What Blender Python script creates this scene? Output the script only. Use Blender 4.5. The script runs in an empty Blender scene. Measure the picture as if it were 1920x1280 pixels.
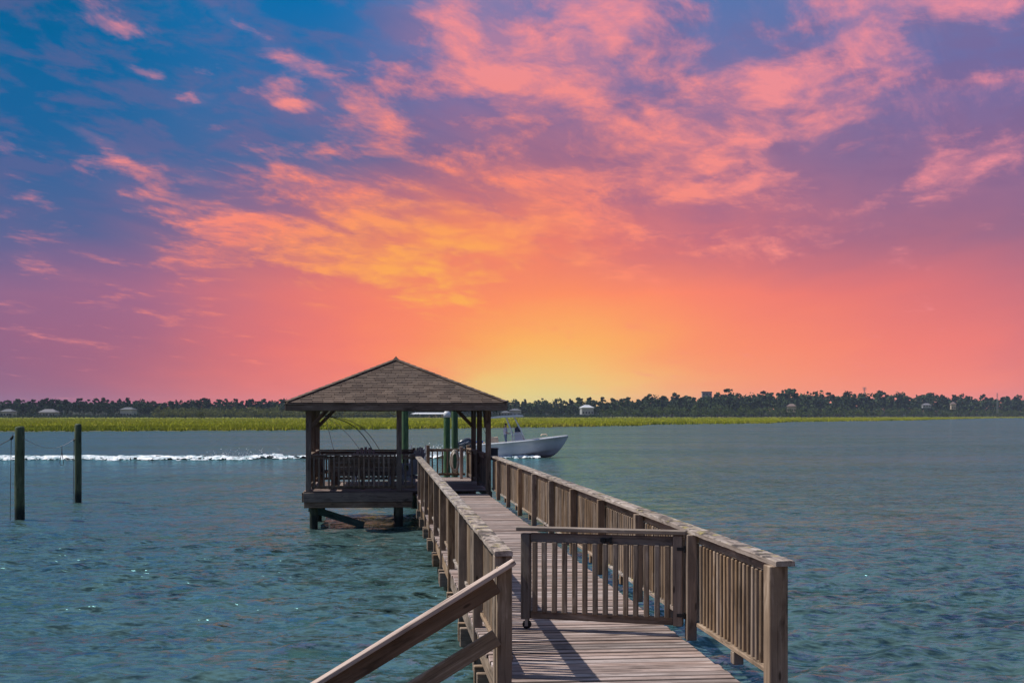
import bpy, math, random
import numpy as np
from mathutils import Matrix, Vector
random.seed(11)
rng = np.random.default_rng(5)
SC = bpy.context.scene
COL = SC.collection
rad = math.radians

# ------------------------------------------------------------------ camera
EYE = 2.88                      # metres above the water
YAW = 5.83                      # degrees the view is turned off the pier's axis
cam_data = bpy.data.cameras.new('camera')
cam = bpy.data.objects.new('camera', cam_data)
COL.objects.link(cam)
cam_data.sensor_width = 36.0
cam_data.lens = 45.0
cam_data.shift_y = 0.0719
cam_data.clip_start = 0.1
cam_data.clip_end = 20000.0
cam.location = (0, 0, EYE)
cam.rotation_euler = (rad(90), 0, rad(-YAW))
SC.camera = cam

# ------------------------------------------------------------------ exposure
SC.view_settings.view_transform = 'Standard'
SC.view_settings.look = 'None'
SC.view_settings.exposure = 0.0
SC.view_settings.gamma = 1.0
SC.view_settings.use_curve_mapping = False
SC.cycles.max_bounces = 6
SC.cycles.diffuse_bounces = 3
SC.cycles.glossy_bounces = 3
SC.cycles.transparent_max_bounces = 6
SC.cycles.volume_bounces = 0
SC.cycles.use_denoising = True
SC.cycles.sample_clamp_direct = 3.0
SC.cycles.caustics_reflective = False
SC.cycles.caustics_refractive = False

# ------------------------------------------------------------------ sun
TO_SUN = Vector((-0.658, 0.19, 0.975)).normalized()
sun_data = bpy.data.lights.new('sun', 'SUN')
sun_data.energy = 4.8
sun_data.angle = rad(0.6)
sun_data.color = (1.0, 0.94, 0.86)
sun = bpy.data.objects.new('sun', sun_data)
COL.objects.link(sun)
sun.rotation_euler = (-TO_SUN).to_track_quat('-Z', 'Y').to_euler()


def lin(c):
    return tuple(((v / 255.0) / 12.92 if v / 255.0 <= 0.04045 else ((v / 255.0 + 0.055) / 1.055) ** 2.4) for v in c)


# ------------------------------------------------------------------ node helper
class NT:
    def __init__(s, tree):
        s.t = tree
        s.n = tree.nodes
        s.l = tree.links

    def node(s, typ, **kw):
        n = s.n.new(typ)
        for k, v in kw.items():
            setattr(n, k, v)
        return n

    def put(s, sock, val):
        if isinstance(val, bpy.types.NodeSocket):
            s.l.new(val, sock)
        else:
            sock.default_value = val

    def math(s, op, a, b=None, c=None, clamp=False):
        n = s.node('ShaderNodeMath', operation=op, use_clamp=clamp)
        for i, v in enumerate((a, b, c)):
            if v is not None:
                s.put(n.inputs[i], v)
        return n.outputs[0]

    def vmath(s, op, a, b=None):
        n = s.node('ShaderNodeVectorMath', operation=op)
        s.put(n.inputs[0], a)
        if b is not None:
            s.put(n.inputs[1], b)
        return n.outputs['Value'] if op in ('LENGTH', 'DISTANCE', 'DOT_PRODUCT') else n.outputs[0]

    def rng(s, v, a, b, c=0.0, d=1.0, smooth=False):
        n = s.node('ShaderNodeMapRange')
        n.clamp = True
        if smooth:
            n.interpolation_type = 'SMOOTHSTEP'
        s.put(n.inputs[0], v)
        s.put(n.inputs[1], a)
        s.put(n.inputs[2], b)
        s.put(n.inputs[3], c)
        s.put(n.inputs[4], d)
        return n.outputs[0]

    def mix(s, fac, a, b, mode='MIX'):
        n = s.node('ShaderNodeMix', data_type='RGBA', blend_type=mode)
        s.put(n.inputs[0], fac)
        s.put(n.inputs[6], a if isinstance(a, bpy.types.NodeSocket) else (*a[:3], 1))
        s.put(n.inputs[7], b if isinstance(b, bpy.types.NodeSocket) else (*b[:3], 1))
        return n.outputs[2]

    def fmix(s, fac, a, b):
        n = s.node('ShaderNodeMix', data_type='FLOAT')
        s.put(n.inputs[0], fac)
        s.put(n.inputs[2], a)
        s.put(n.inputs[3], b)
        return n.outputs[0]

    def noise(s, vec, scale, detail=4, rough=0.5, dist=0.0, dims='3D'):
        n = s.node('ShaderNodeTexNoise', noise_dimensions=dims)
        s.put(n.inputs['Vector'], vec)
        n.inputs['Scale'].default_value = scale
        n.inputs['Detail'].default_value = detail
        n.inputs['Roughness'].default_value = rough
        n.inputs['Distortion'].default_value = dist
        return n

    def ramp(s, fac, stops, interp='LINEAR'):
        n = s.node('ShaderNodeValToRGB')
        cr = n.color_ramp
        cr.interpolation = interp
        while len(cr.elements) < len(stops):
            cr.elements.new(0.5)
        for e, (p, c) in zip(cr.elements, stops):
            e.position = p
            e.color = (*c[:3], c[3] if len(c) > 3 else 1.0)
        s.put(n.inputs[0], fac)
        return n

    def mapping(s, vec, loc=(0, 0, 0), rot=(0, 0, 0), scale=(1, 1, 1), typ='POINT'):
        n = s.node('ShaderNodeMapping', vector_type=typ)
        s.put(n.inputs['Vector'], vec)
        n.inputs['Location'].default_value = loc
        n.inputs['Rotation'].default_value = rot
        n.inputs['Scale'].default_value = scale
        return n.outputs[0]


# ------------------------------------------------------------------ sky (world)
world = bpy.data.worlds.new('World')
SC.world = world
world.use_nodes = True
w = NT(world.node_tree)
w.n.clear()
tc = w.node('ShaderNodeTexCoord')
D = tc.outputs['Generated']
sep = w.node('ShaderNodeSeparateXYZ')
w.put(sep.inputs[0], D)
az0 = w.math('MULTIPLY', w.math('ARCTAN2', sep.outputs[0], sep.outputs[1]), 180 / math.pi)
el0 = w.math('MULTIPLY', w.math('ARCSINE', sep.outputs[2]), 180 / math.pi)
# flat cloud layer: direction projected on a high plane
den = w.math('ADD', w.math('MAXIMUM', sep.outputs[2], 0.0), 0.10)
comb = w.node('ShaderNodeCombineXYZ')
w.put(comb.inputs[0], w.math('DIVIDE', sep.outputs[0], den))
w.put(comb.inputs[1], w.math('DIVIDE', sep.outputs[1], den))
PLANE = comb.outputs[0]
# domain warp so that no gradient is ruler-straight
wn = w.noise(w.mapping(PLANE, rot=(0, 0, rad(14)), scale=(1.0, 0.45, 1)), 1.3, 3, 0.55)
wv = w.node('ShaderNodeSeparateColor')
w.put(wv.inputs[0], wn.outputs['Color'])
az = w.math('ADD', az0, w.math('MULTIPLY_ADD', wv.outputs[0], 5.0, -2.5))
el = w.math('ADD', el0, w.math('MULTIPLY', w.math('MULTIPLY_ADD', wv.outputs[1], 3.0, -1.5), w.rng(el0, 1.0, 7.0)))
tt = w.math('DIVIDE', w.math('ADD', az, 50.0), 110.0, clamp=True)
ROWS = [  # elevation, [(azimuth, display colour, cloud cover)]
    (0.9, [(-15.97, (146, 92, 122), 0), (-9.1, (206, 108, 112), 0), (-1.77, (250, 130, 102), 0), (1.9, (255, 160, 98), 0), (4.6, (246, 208, 114), 0),
           (7.6, (238, 212, 122), 0), (10.5, (250, 200, 114), 0), (14.5, (255, 164, 108), 0), (20.76, (254, 144, 108), 0), (27.63, (240, 130, 116), 0)]),
    (3.05, [(-15.97, (150, 97, 130), .2), (-9.1, (186, 105, 122), .2), (-1.77, (244, 124, 104), .12), (3.5, (255, 154, 90), .08), (7.6, (255, 180, 90), .05),
            (13.43, (255, 152, 98), .1), (20.76, (248, 132, 108), .12), (27.63, (228, 120, 118), .1)]),
    (5.4, [(-15.97, (146, 102, 138), .3), (-9.1, (176, 106, 132), .38), (-1.77, (240, 124, 106), .42), (5.83, (255, 144, 94), .35), (13.43, (252, 134, 104), .18),
           (20.76, (232, 120, 114), .12), (27.63, (198, 112, 126), .12)]),
    (7.8, [(-15.97, (86, 100, 148), .1), (-9.1, (122, 102, 142), .6), (-1.77, (200, 112, 118), .9), (5.83, (238, 124, 104), .95), (13.43, (204, 112, 122), .6),
           (20.76, (178, 108, 130), .25), (27.63, (156, 106, 136), .2)]),
    (11.3, [(-15.97, (26, 98, 154), .2), (-9.1, (62, 103, 156), .42), (-1.77, (98, 104, 150), .6), (5.83, (146, 104, 138), .7), (13.43, (152, 108, 142), .85),
            (20.76, (136, 107, 147), .5), (27.63, (136, 105, 146), .5)]),
    (14.7, [(-15.97, (0, 98, 154), .0), (-9.1, (26, 104, 162), .28), (-1.77, (60, 107, 165), .42), (5.83, (116, 110, 160), .9), (13.43, (124, 113, 160), .9),
            (20.76, (112, 110, 162), .82), (27.63, (106, 108, 161), .8)]),
    (18.0, [(-15.97, (0, 93, 146), .05), (-9.1, (0, 105, 164), .15), (-1.77, (20, 111, 174), .1), (2.5, (90, 118, 172), .9), (8.5, (104, 118, 172), 1.0),
            (13.43, (86, 117, 174), .75), (20.76, (98, 117, 171), .7), (27.63, (110, 117, 168), .95)]),
]
EDGE = {0.9: (150, 100, 125), 3.05: (150, 100, 132), 5.4: (140, 102, 138), 7.8: (110, 100, 145), 11.3: (75, 102, 152),
        14.7: (45, 106, 160), 18.0: (35, 106, 165)}
base_c = cov = None
prev = None
for e_, row in ROWS:
    ed = (*lin(EDGE[e_]), 0.3 if e_ > 5 else 0.1)
    stops = [(0.0, ed)] + [((a + 50) / 110.0, (*lin(c), k)) for a, c, k in row] + [(1.0, ed)]
    rn = w.ramp(tt, stops, 'CARDINAL')
    if base_c is None:
        base_c, cov = rn.outputs[0], rn.outputs[1]
    else:
        f = w.rng(el, prev, e_)
        base_c = w.mix(f, base_c, rn.outputs[0])
        cov = w.fmix(f, cov, rn.outputs[1])
    prev = e_
# single cloud banks: azimuth, elevation, half length, half height (degrees), tilt, weight
BANKS = [
    (-4.4, 7.5, 6.2, 0.75, -15, 1.0), (0.2, 6.8, 4.6, 0.9, -13, .65), (2.8, 7.5, 3.4, 1.0, 6, .38), (-2.5, 9.3, 3.2, 0.7, -22, .5),
    (-13.5, 5.9, 3.6, 0.38, -10, .6), (-12.0, 11.2, 2.0, 0.3, -30, .4),
    (9.2, 10.2, 1.7, 0.6, -20, .6), (14.2, 11.1, 1.5, 0.55, -5, .55), (13.2, 9.8, 2.2, 0.5, -12, .4),
    (25.8, 10.4, 3.4, 0.9, 18, .75), (16.6, 12.2, 1.3, 0.6, -10, .5), (18.0, 13.6, 1.2, 0.5, 0, .35), (16.9, 12.0, 0.9, 0.5, 5, .6), (12.6, 12.7, 1.2, 0.5, -30, .55), (17.0, 13.5, 1.0, 0.35, 8, .5), (14.6, 9.7, 0.8, 0.35, -10, .5), (23.5, 9.4, 1.0, 0.4, 15, .5),
    (4.5, 16.6, 4.2, 1.0, -18, .45), (8.0, 14.0, 3.4, 0.55, -24, .35), (26.0, 17.2, 3.0, 0.9, -20, .4), (21.6, 15.4, 2.0, 0.8, -25, .4),
    (-10.2, 14.6, 0.95, 0.24, -8, .75), (-8.6, 13.7, 0.9, 0.22, -14, .8), (-11.0, 16.1, 1.3, 0.3, -12, .5),
    (-6.4, 16.6, 1.8, 0.3, -28, .5), (-3.6, 15.2, 1.6, 0.35, -22, .55), (-3.8, 13.5, 0.9, 0.35, 0, .6), (-0.6, 13.0, 1.8, 0.4, -22, .55),
]
fine = w.noise(w.mapping(PLANE, rot=(0, 0, rad(14)), scale=(1.5, 0.9, 1)), 3.2, 5, 0.6)
fv = w.node('ShaderNodeSeparateColor')
w.put(fv.inputs[0], fine.outputs['Color'])
ac = w.node('ShaderNodeCombineXYZ')
w.put(ac.inputs[0], w.math('ADD', az0, w.math('MULTIPLY_ADD', fv.outputs[0], 2.6, -1.3)))
w.put(ac.inputs[1], w.math('ADD', el0, w.math('MULTIPLY_ADD', fv.outputs[1], 1.8, -0.9)))
bank = None
for a_, e_, hl, hh, tilt, wt in BANKS:
    m_ = w.mapping(ac.outputs[0], (a_, e_, 0), (0, 0, rad(tilt)), (hl, hh, 1), 'TEXTURE')
    g = w.rng(w.vmath('LENGTH', m_), 1.5, 0.0, 0.0, wt, True)
    bank = g if bank is None else w.math('MAXIMUM', bank, g)
n1 = w.noise(w.mapping(PLANE, (3.1, 1.7, 0), (0, 0, rad(-24)), (0.72, 1.25, 1), 'TEXTURE'), 2.8, 10, 0.64, 0.3)
n2 = w.noise(w.mapping(PLANE, (8.4, 5.2, 2), (0, 0, rad(-26)), (0.75, 2.0, 1), 'TEXTURE'), 1.6, 7, 0.62, 0.4)
nn = w.math('ADD', w.math('MULTIPLY', n1.outputs[0], 0.62), w.math('MULTIPLY', n2.outputs[0], 0.38))
cover = w.math('ADD', w.math('MULTIPLY', cov, 0.74), w.math('MULTIPLY', bank, 0.72))
cover = w.math('MULTIPLY', cover, w.rng(el0, 20.0, 48.0, 1.0, 0.25))
thr = w.math('MULTIPLY_ADD', cover, -0.27, 0.615)
dens = w.rng(w.math('SUBTRACT', nn, thr), -0.04, 0.12, 0.0, 1.0, True)
n3 = w.noise(w.mapping(PLANE, (1.4, 9.2, 4), (0, 0, rad(-24)), (0.8, 1.2, 1), 'TEXTURE'), 5.5, 7, 0.62, 0.3)
dens = w.math('MULTIPLY', dens, w.rng(n3.outputs[0], 0.38, 0.58, 0.35, 1.0))
veil = w.math('MULTIPLY', w.rng(n2.outputs[0], 0.40, 0.70, 0.0, 0.55), w.rng(cover, 0.2, 0.9))
dens = w.math('MAXIMUM', dens, veil)
# lit cloud colour: yellow-orange close to the glow, rose further out
gx = w.math('DIVIDE', w.math('SUBTRACT', az, 2.2), 2.0)
gl = w.math('SQRT', w.math('ADD', w.math('MULTIPLY', gx, gx),
                           w.math('MULTIPLY', w.math('SUBTRACT', el, 5.6), w.math('SUBTRACT', el, 5.6))))
ccol = w.ramp(w.math('DIVIDE', gl, 16.0, clamp=True),
              [(0.0, lin((255, 182, 74))), (0.14, lin((255, 160, 90))), (0.3, lin((255, 140, 112))), (0.6, lin((246, 144, 142))),
               (1.0, lin((240, 146, 160)))]).outputs[0]
# shaded mauve undersides between the lit puffs
under = w.rng(n3.outputs[0], 0.44, 0.62, 0.0, 0.3, True)
under = w.math('MULTIPLY', under, w.rng(el0, 6.0, 11.0))
base_c = w.mix(under, base_c, lin((128, 98, 140)))
sky_low = w.mix(w.math('MULTIPLY', dens, 0.92), base_c, ccol)
# overhead: clear daylight sky
nish = w.node('ShaderNodeTexSky', sky_type='NISHITA')
nish.sun_disc = False
nish.sun_elevation = math.asin(TO_SUN.z)
nish.sun_rotation = math.atan2(TO_SUN.x, TO_SUN.y)
nish.air_density = 1.0
nish.dust_density = 0.6
nish.ozone_density = 2.0
ns = w.node('ShaderNodeVectorMath', operation='SCALE')
w.put(ns.inputs[0], nish.outputs[0])
ns.inputs['Scale'].default_value = 0.15
high = w.mix(w.math('MULTIPLY', dens, 0.45), ns.outputs[0], lin((214, 160, 178)))
sky_all = w.mix(w.rng(el0, 18.0, 32.0, 0, 1, True), sky_low, high)
bg = w.node('ShaderNodeBackground')
w.put(bg.inputs[0], sky_all)
bg.inputs[1].default_value = 1.0
wo = w.node('ShaderNodeOutputWorld')
w.put(wo.inputs[0], bg.outputs[0])
world.cycles.sampling_method = 'MANUAL'
world.cycles.sample_map_resolution = 512

# ------------------------------------------------------------------ object helpers
WM = {}


def setp(o, label=None, cat=None, group=None, kind=None):
    if label: o['label'] = label
    if cat: o['category'] = cat
    if group: o['group'] = group
    if kind: o['kind'] = kind
    return o


def link(o, M=None, parent=None):
    """link o with the world matrix M under parent"""
    COL.objects.link(o)
    M = Matrix.Identity(4) if M is None else M
    if parent is not None:
        o.parent = parent
        o.matrix_basis = WM[parent.name].inverted() @ M
    else:
        o.matrix_basis = M
    WM[o.name] = M.copy()
    return o


def thing(name, label, cat, loc=(0, 0, 0), rotz=0.0, group=None, M=None):
    o = bpy.data.objects.new(name, None)
    o.empty_display_size = 0.2
    link(o, M if M is not None else Matrix.Translation(loc) @ Matrix.Rotation(rotz, 4, 'Z'))
    return setp(o, label, cat, group)


def T(x, y, z):
    return Matrix.Translation((x, y, z))


def RX(a): return Matrix.Rotation(a, 4, 'X')
def RY(a): return Matrix.Rotation(a, 4, 'Y')
def RZ(a): return Matrix.Rotation(a, 4, 'Z')


class MB:
    def __init__(s):
        s.v, s.f, s.m = [], [], []

    def add(s, vs, fs, mi=0, M=None):
        b = len(s.v)
        s.v += [tuple(M @ Vector(p)) if M is not None else tuple(p) for p in vs]
        s.f += [tuple(b + i for i in f) for f in fs]
        s.m += [mi] * len(fs)
        return s

    def box(s, c, d, M=None, mi=0):
        x, y, z = (k / 2 for k in d)
        vs = [(c[0] + i * x, c[1] + j * y, c[2] + k * z) for i in (-1, 1) for j in (-1, 1) for k in (-1, 1)]
        return s.add(vs, [(0, 1, 3, 2), (4, 6, 7, 5), (0, 4, 5, 1), (2, 3, 7, 6), (0, 2, 6, 4), (1, 5, 7, 3)], mi, M)

    def tube(s, pts, r, n=8, mi=0, cap=True):
        pts = [Vector(p) for p in pts]
        rs = r if isinstance(r, (list, tuple)) else [r] * len(pts)
        vs, fs = [], []
        up = Vector((0, 0, 1))
        for i, p in enumerate(pts):
            t = (pts[min(i + 1, len(pts) - 1)] - pts[max(i - 1, 0)]).normalized()
            a = t.cross(up if abs(t.z) < 0.9 else Vector((0, 1, 0)))
            a.normalize()
            b = t.cross(a)
            for k in range(n):
                q = 2 * math.pi * k / n
                vs.append(p + (a * math.cos(q) + b * math.sin(q)) * rs[i])
        for i in range(len(pts) - 1):
            for k in range(n):
                fs.append((i * n + k, i * n + (k + 1) % n, (i + 1) * n + (k + 1) % n, (i + 1) * n + k))
        if cap:
            fs.append(tuple(range(n - 1, -1, -1)))
            fs.append(tuple((len(pts) - 1) * n + k for k in range(n)))
        return s.add(vs, fs, mi)

    def mesh(s, name, mats, smooth=False):
        me = bpy.data.meshes.new(name)
        me.from_pydata(s.v, [], s.f)
        for m in (mats if isinstance(mats, (list, tuple)) else [mats]):
            me.materials.append(m)
        me.polygons.foreach_set('material_index', s.m)
        if smooth:
            me.polygons.foreach_set('use_smooth', [True] * len(s.f))
        me.update()
        return me

    def obj(s, name, mats, parent=None, M=None, smooth=False):
        """vertices are in the frame M (world when None)"""
        return link(bpy.data.objects.new(name, s.mesh(name, mats, smooth)), M, parent)


# ------------------------------------------------------------------ materials
MATS = {}


def new_mat(name):
    m = bpy.data.materials.new(name)
    m.use_nodes = True
    nt = NT(m.node_tree)
    b = m.node_tree.nodes['Principled BSDF']
    return m, nt, b


def wood(kind, dark, mid, light, axis, rough=0.85, lichen=0.0, tide=False, vary=0.35, edge=0.0):
    key = f'{kind}_{"xyz"[axis]}'
    if key in MATS: return MATS[key]
    m, t, b = new_mat(key)
    tcn = t.node('ShaderNodeTexCoord')
    oi = t.node('ShaderNodeObjectInfo')
    off = t.node('ShaderNodeCombineXYZ')
    r = oi.outputs['Random']
    t.put(off.inputs[0], t.math('MULTIPLY', r, 37.0))
    t.put(off.inputs[1], t.math('MULTIPLY', r, 91.0))
    t.put(off.inputs[2], t.math('MULTIPLY', r, 53.0))
    P = t.vmath('ADD', tcn.outputs['Object'], off.outputs[0])
    sc = [34.0, 34.0, 34.0]
    sc[axis] = 1.1
    g = t.noise(t.mapping(P, scale=sc), 1.0, 5, 0.62, 0.35)
    sc2 = [150.0, 150.0, 150.0]
    sc2[axis] = 2.2
    g2 = t.noise(t.mapping(P, scale=sc2), 1.0, 3, 0.6)
    blot = t.noise(P, 3.2, 5, 0.62)
    grain = t.math('ADD', t.math('MULTIPLY', g.outputs[0], 0.65), t.math('MULTIPLY', g2.outputs[0], 0.35))
    col = t.ramp(grain, [(0.34, dark), (0.46, mid), (0.54, mid), (0.66, light)]).outputs[0]
    col = t.mix(t.rng(blot.outputs[0], 0.45, 0.72, 0.0, 0.5), col, dark)
    hs = t.node('ShaderNodeHueSaturation')
    t.put(hs.inputs['Color'], col)
    t.put(hs.inputs['Value'], t.math('MULTIPLY_ADD', r, vary, 1.0 - vary / 2))
    t.put(hs.inputs['Saturation'], t.math('MULTIPLY_ADD', t.math('FRACT', t.math('MULTIPLY', r, 17.3)), 0.5, 0.75))
    col = hs.outputs[0]
    # silvered and blackened patches, knots
    pat = t.noise(t.mapping(P, scale=[(1.6 if i == axis else 9.0) for i in range(3)]), 1.0, 5, 0.65, 0.4)
    col = t.mix(t.rng(pat.outputs[0], 0.55, 0.68, 0.0, 0.7), col, tuple(min(1, c * 1.15 + .02) for c in light))
    col = t.mix(t.rng(pat.outputs[0], 0.44, 0.33, 0.0, 0.8), col, tuple(c * .6 for c in dark))
    vor = t.node('ShaderNodeTexVoronoi')
    t.put(vor.inputs['Vector'], t.mapping(P, scale=[(1.4 if i == axis else 4.5) for i in range(3)]))
    vor.inputs['Scale'].default_value = 1.6
    col = t.mix(t.rng(vor.outputs['Distance'], 0.10, 0.05, 0.0, 0.8), col, tuple(c * .45 for c in dark))
    if edge > 0:
        se = t.node('ShaderNodeSeparateXYZ')
        t.put(se.inputs[0], tcn.outputs['Object'])
        ey = t.math('ADD', t.math('ABSOLUTE', se.outputs[1]), t.math('MULTIPLY_ADD', pat.outputs[0], 0.05, -0.025))
        col = t.mix(t.rng(ey, 0.047, 0.066, 0.0, edge), col, tuple(c * .45 for c in dark))
    if lichen > 0:
        geo = t.node('ShaderNodeNewGeometry')
        sn = t.node('ShaderNodeSeparateXYZ')
        t.put(sn.inputs[0], geo.outputs['True Normal'])
        topm = t.rng(sn.outputs[2], 0.3, 0.7)
        W = geo.outputs['Position']
        la = t.noise(W, 5.5, 6, 0.68)
        lb = t.noise(t.vmath('ADD', W, (7, 3, 1)), 8.0, 6, 0.7)
        lc = t.noise(t.vmath('ADD', W, (1, 9, 4)), 3.0, 3, 0.6)
        dk = t.math('MULTIPLY', t.rng(la.outputs[0], 0.50, 0.56), topm)
        col = t.mix(t.math('MULTIPLY', dk, 0.85 * lichen), col, (0.035, 0.030, 0.026))
        ye = t.math('MULTIPLY', t.rng(lb.outputs[0], 0.55, 0.60), t.rng(lc.outputs[0], 0.44, 0.56))
        ye = t.math('MULTIPLY', ye, t.math('MULTIPLY_ADD', topm, 0.85, 0.15))
        col = t.mix(t.math('MULTIPLY', ye, 0.8 * lichen), col, (0.36, 0.30, 0.085))
    if tide:
        geo = t.node('ShaderNodeNewGeometry')
        sp = t.node('ShaderNodeSeparateXYZ')
        t.put(sp.inputs[0], geo.outputs['Position'])
        nz = t.noise(geo.outputs['Position'], 6.0, 4, 0.6)
        zz = t.math('ADD', sp.outputs[2], t.math('MULTIPLY_ADD', nz.outputs[0], 0.3, -0.15))
        col = t.mix(t.rng(zz, 0.45, 0.25), col, (0.012, 0.018, 0.014))
    t.put(b.inputs['Base Color'], col)
    b.inputs['Roughness'].default_value = rough
    b.inputs['Specular IOR Level'].default_value = 0.25
    bp = t.node('ShaderNodeBump')
    bp.inputs['Strength'].default_value = 0.55
    bp.inputs['Distance'].default_value = 0.006
    t.put(bp.inputs['Height'], grain)
    t.put(b.inputs['Normal'], bp.outputs[0])
    MATS[key] = m
    return m


WOODS = {
    'deck': dict(dark=(.105, .074, .060), mid=(.295, .228, .202), light=(.46, .38, .35), vary=0.6, edge=0.85),
    'rail': dict(dark=(.080, .053, .034), mid=(.235, .168, .114), light=(.38, .29, .21), vary=0.4),
    'cap': dict(dark=(.12, .092, .075), mid=(.31, .255, .215), light=(.46, .40, .35), lichen=1.0, vary=0.2),
    'gaz': dict(dark=(.060, .042, .029), mid=(.165, .120, .086), light=(.27, .205, .15), vary=0.4),
    'new': dict(dark=(.25, .175, .135), mid=(.42, .32, .265), light=(.56, .46, .40), vary=0.1),
    'gatew': dict(dark=(.085, .062, .046), mid=(.225, .175, .135), light=(.35, .285, .225), vary=0.3),
    'newbrown_shaded': dict(dark=(.075, .042, .024), mid=(.155, .092, .056), light=(.23, .145, .092), vary=0.15),  # brown timber, with the shade below the hand rail darkened into its colour
    'pile': dict(dark=(.030, .040, .024), mid=(.075, .095, .055), light=(.13, .15, .085), tide=True, vary=0.25),
    'green': dict(dark=(.020, .055, .022), mid=(.045, .105, .042), light=(.11, .17, .06), tide=True, vary=0.2),
    'teal': dict(dark=(.02, .06, .05), mid=(.05, .13, .105), light=(.09, .19, .15), vary=0.2),
}


def wm_(kind, axis):
    return wood(kind, axis=axis, **WOODS[kind])


def plain(name, col, rough=0.6, metal=0.0, spec=0.4, var=0.12, scale=6.0):
    if name in MATS: return MATS[name]
    m, t, b = new_mat(name)
    g = t.node('ShaderNodeTexCoord')
    n = t.noise(g.outputs['Object'], scale, 4, 0.6)
    c2 = tuple(max(0, c * (1 - 2.2 * var)) for c in col)
    c3 = tuple(min(1, c * (1 + var)) for c in col)
    t.put(b.inputs['Base Color'], t.ramp(n.outputs[0], [(0.3, c2), (0.5, col), (0.7, c3)]).outputs[0])
    b.inputs['Roughness'].default_value = rough
    b.inputs['Metallic'].default_value = metal
    b.inputs['Specular IOR Level'].default_value = spec
    MATS[name] = m
    return m


BOXES = {}


def cbox(dims, kind):
    """shared chamfered board mesh, grain along its longest side"""
    dims = tuple(round(d, 3) for d in dims)
    key = (dims, kind)
    if key in BOXES: return BOXES[key]
    ax = max(range(3), key=lambda i: dims[i])
    c = min(0.006, min(dims) * 0.16)
    h = [d / 2 for d in dims]
    vs, idx = [], {}
    for sx in (-1, 1):
        for sy in (-1, 1):
            for sz in (-1, 1):
                s_ = (sx, sy, sz)
                for k in range(3):
                    p = [s_[i] * (h[i] - (0 if i == k else c)) for i in range(3)]
                    idx[(s_, k)] = len(vs)
                    vs.append(tuple(p))
    fs = []

    def orient(f):
        p = [Vector(vs[i]) for i in f]
        n = (p[1] - p[0]).cross(p[2] - p[0])
        ctr = sum(p, Vector()) / len(p)
        return tuple(f) if n.dot(ctr) > 0 else tuple(reversed(f))
    for k in range(3):
        a, b_ = [i for i in range(3) if i != k]
        for sk in (-1, 1):
            f = []
            for (u, v_) in ((-1, -1), (1, -1), (1, 1), (-1, 1)):
                s_ = [0, 0, 0]
                s_[k], s_[a], s_[b_] = sk, u, v_
                f.append(idx[(tuple(s_), k)])
            fs.append(orient(f))
        for u in (-1, 1):
            for v_ in (-1, 1):
                s0, s1 = [0, 0, 0], [0, 0, 0]
                s0[a] = s1[a] = u
                s0[b_] = s1[b_] = v_
                s0[k], s1[k] = -1, 1
                fs.append(orient([idx[(tuple(s0), a)], idx[(tuple(s1), a)], idx[(tuple(s1), b_)], idx[(tuple(s0), b_)]]))
    for sx in (-1, 1):
        for sy in (-1, 1):
            for sz in (-1, 1):
                fs.append(orient([idx[((sx, sy, sz), k)] for k in range(3)]))
    me = bpy.data.meshes.new(kind + '_board')
    me.from_pydata(vs, [], fs)
    me.materials.append(wm_(kind, ax) if kind in WOODS else MATS[kind])
    me.update()
    BOXES[key] = me
    return me


def piece(name, dims, M, kind, parent):
    return link(bpy.data.objects.new(name, cbox(dims, kind)), M, parent)


def jit(a): return random.uniform(-a, a)


def beam_between(name, p, q, wy, wz, kind, parent, F=None):
    """board from p to q (frame F), long axis local X; wy horizontal width, wz depth"""
    p, q = Vector(p), Vector(q)
    d = q - p
    yaw = math.atan2(d.y, d.x)
    pit = math.atan2(d.z, math.hypot(d.x, d.y))
    M = T(*((p + q) / 2)) @ RZ(yaw) @ RY(-pit)
    if F is not None: M = F @ M
    return piece(name, (d.length, wy, wz), M, kind, parent)

# ------------------------------------------------------------------ water
def axis_coords(dense0, dense1, step, lo, hi, g):
    a = list(np.arange(dense0, dense1, step))
    s, x = step, dense1
    while x < hi:
        a.append(x)
        s *= g
        x += s
    a.append(hi)
    s, x = step, dense0 - step
    b = []
    while x > lo:
        b.append(x)
        s *= g
        x -= s
    b.append(lo)
    return np.array(sorted(b) + a)


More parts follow.
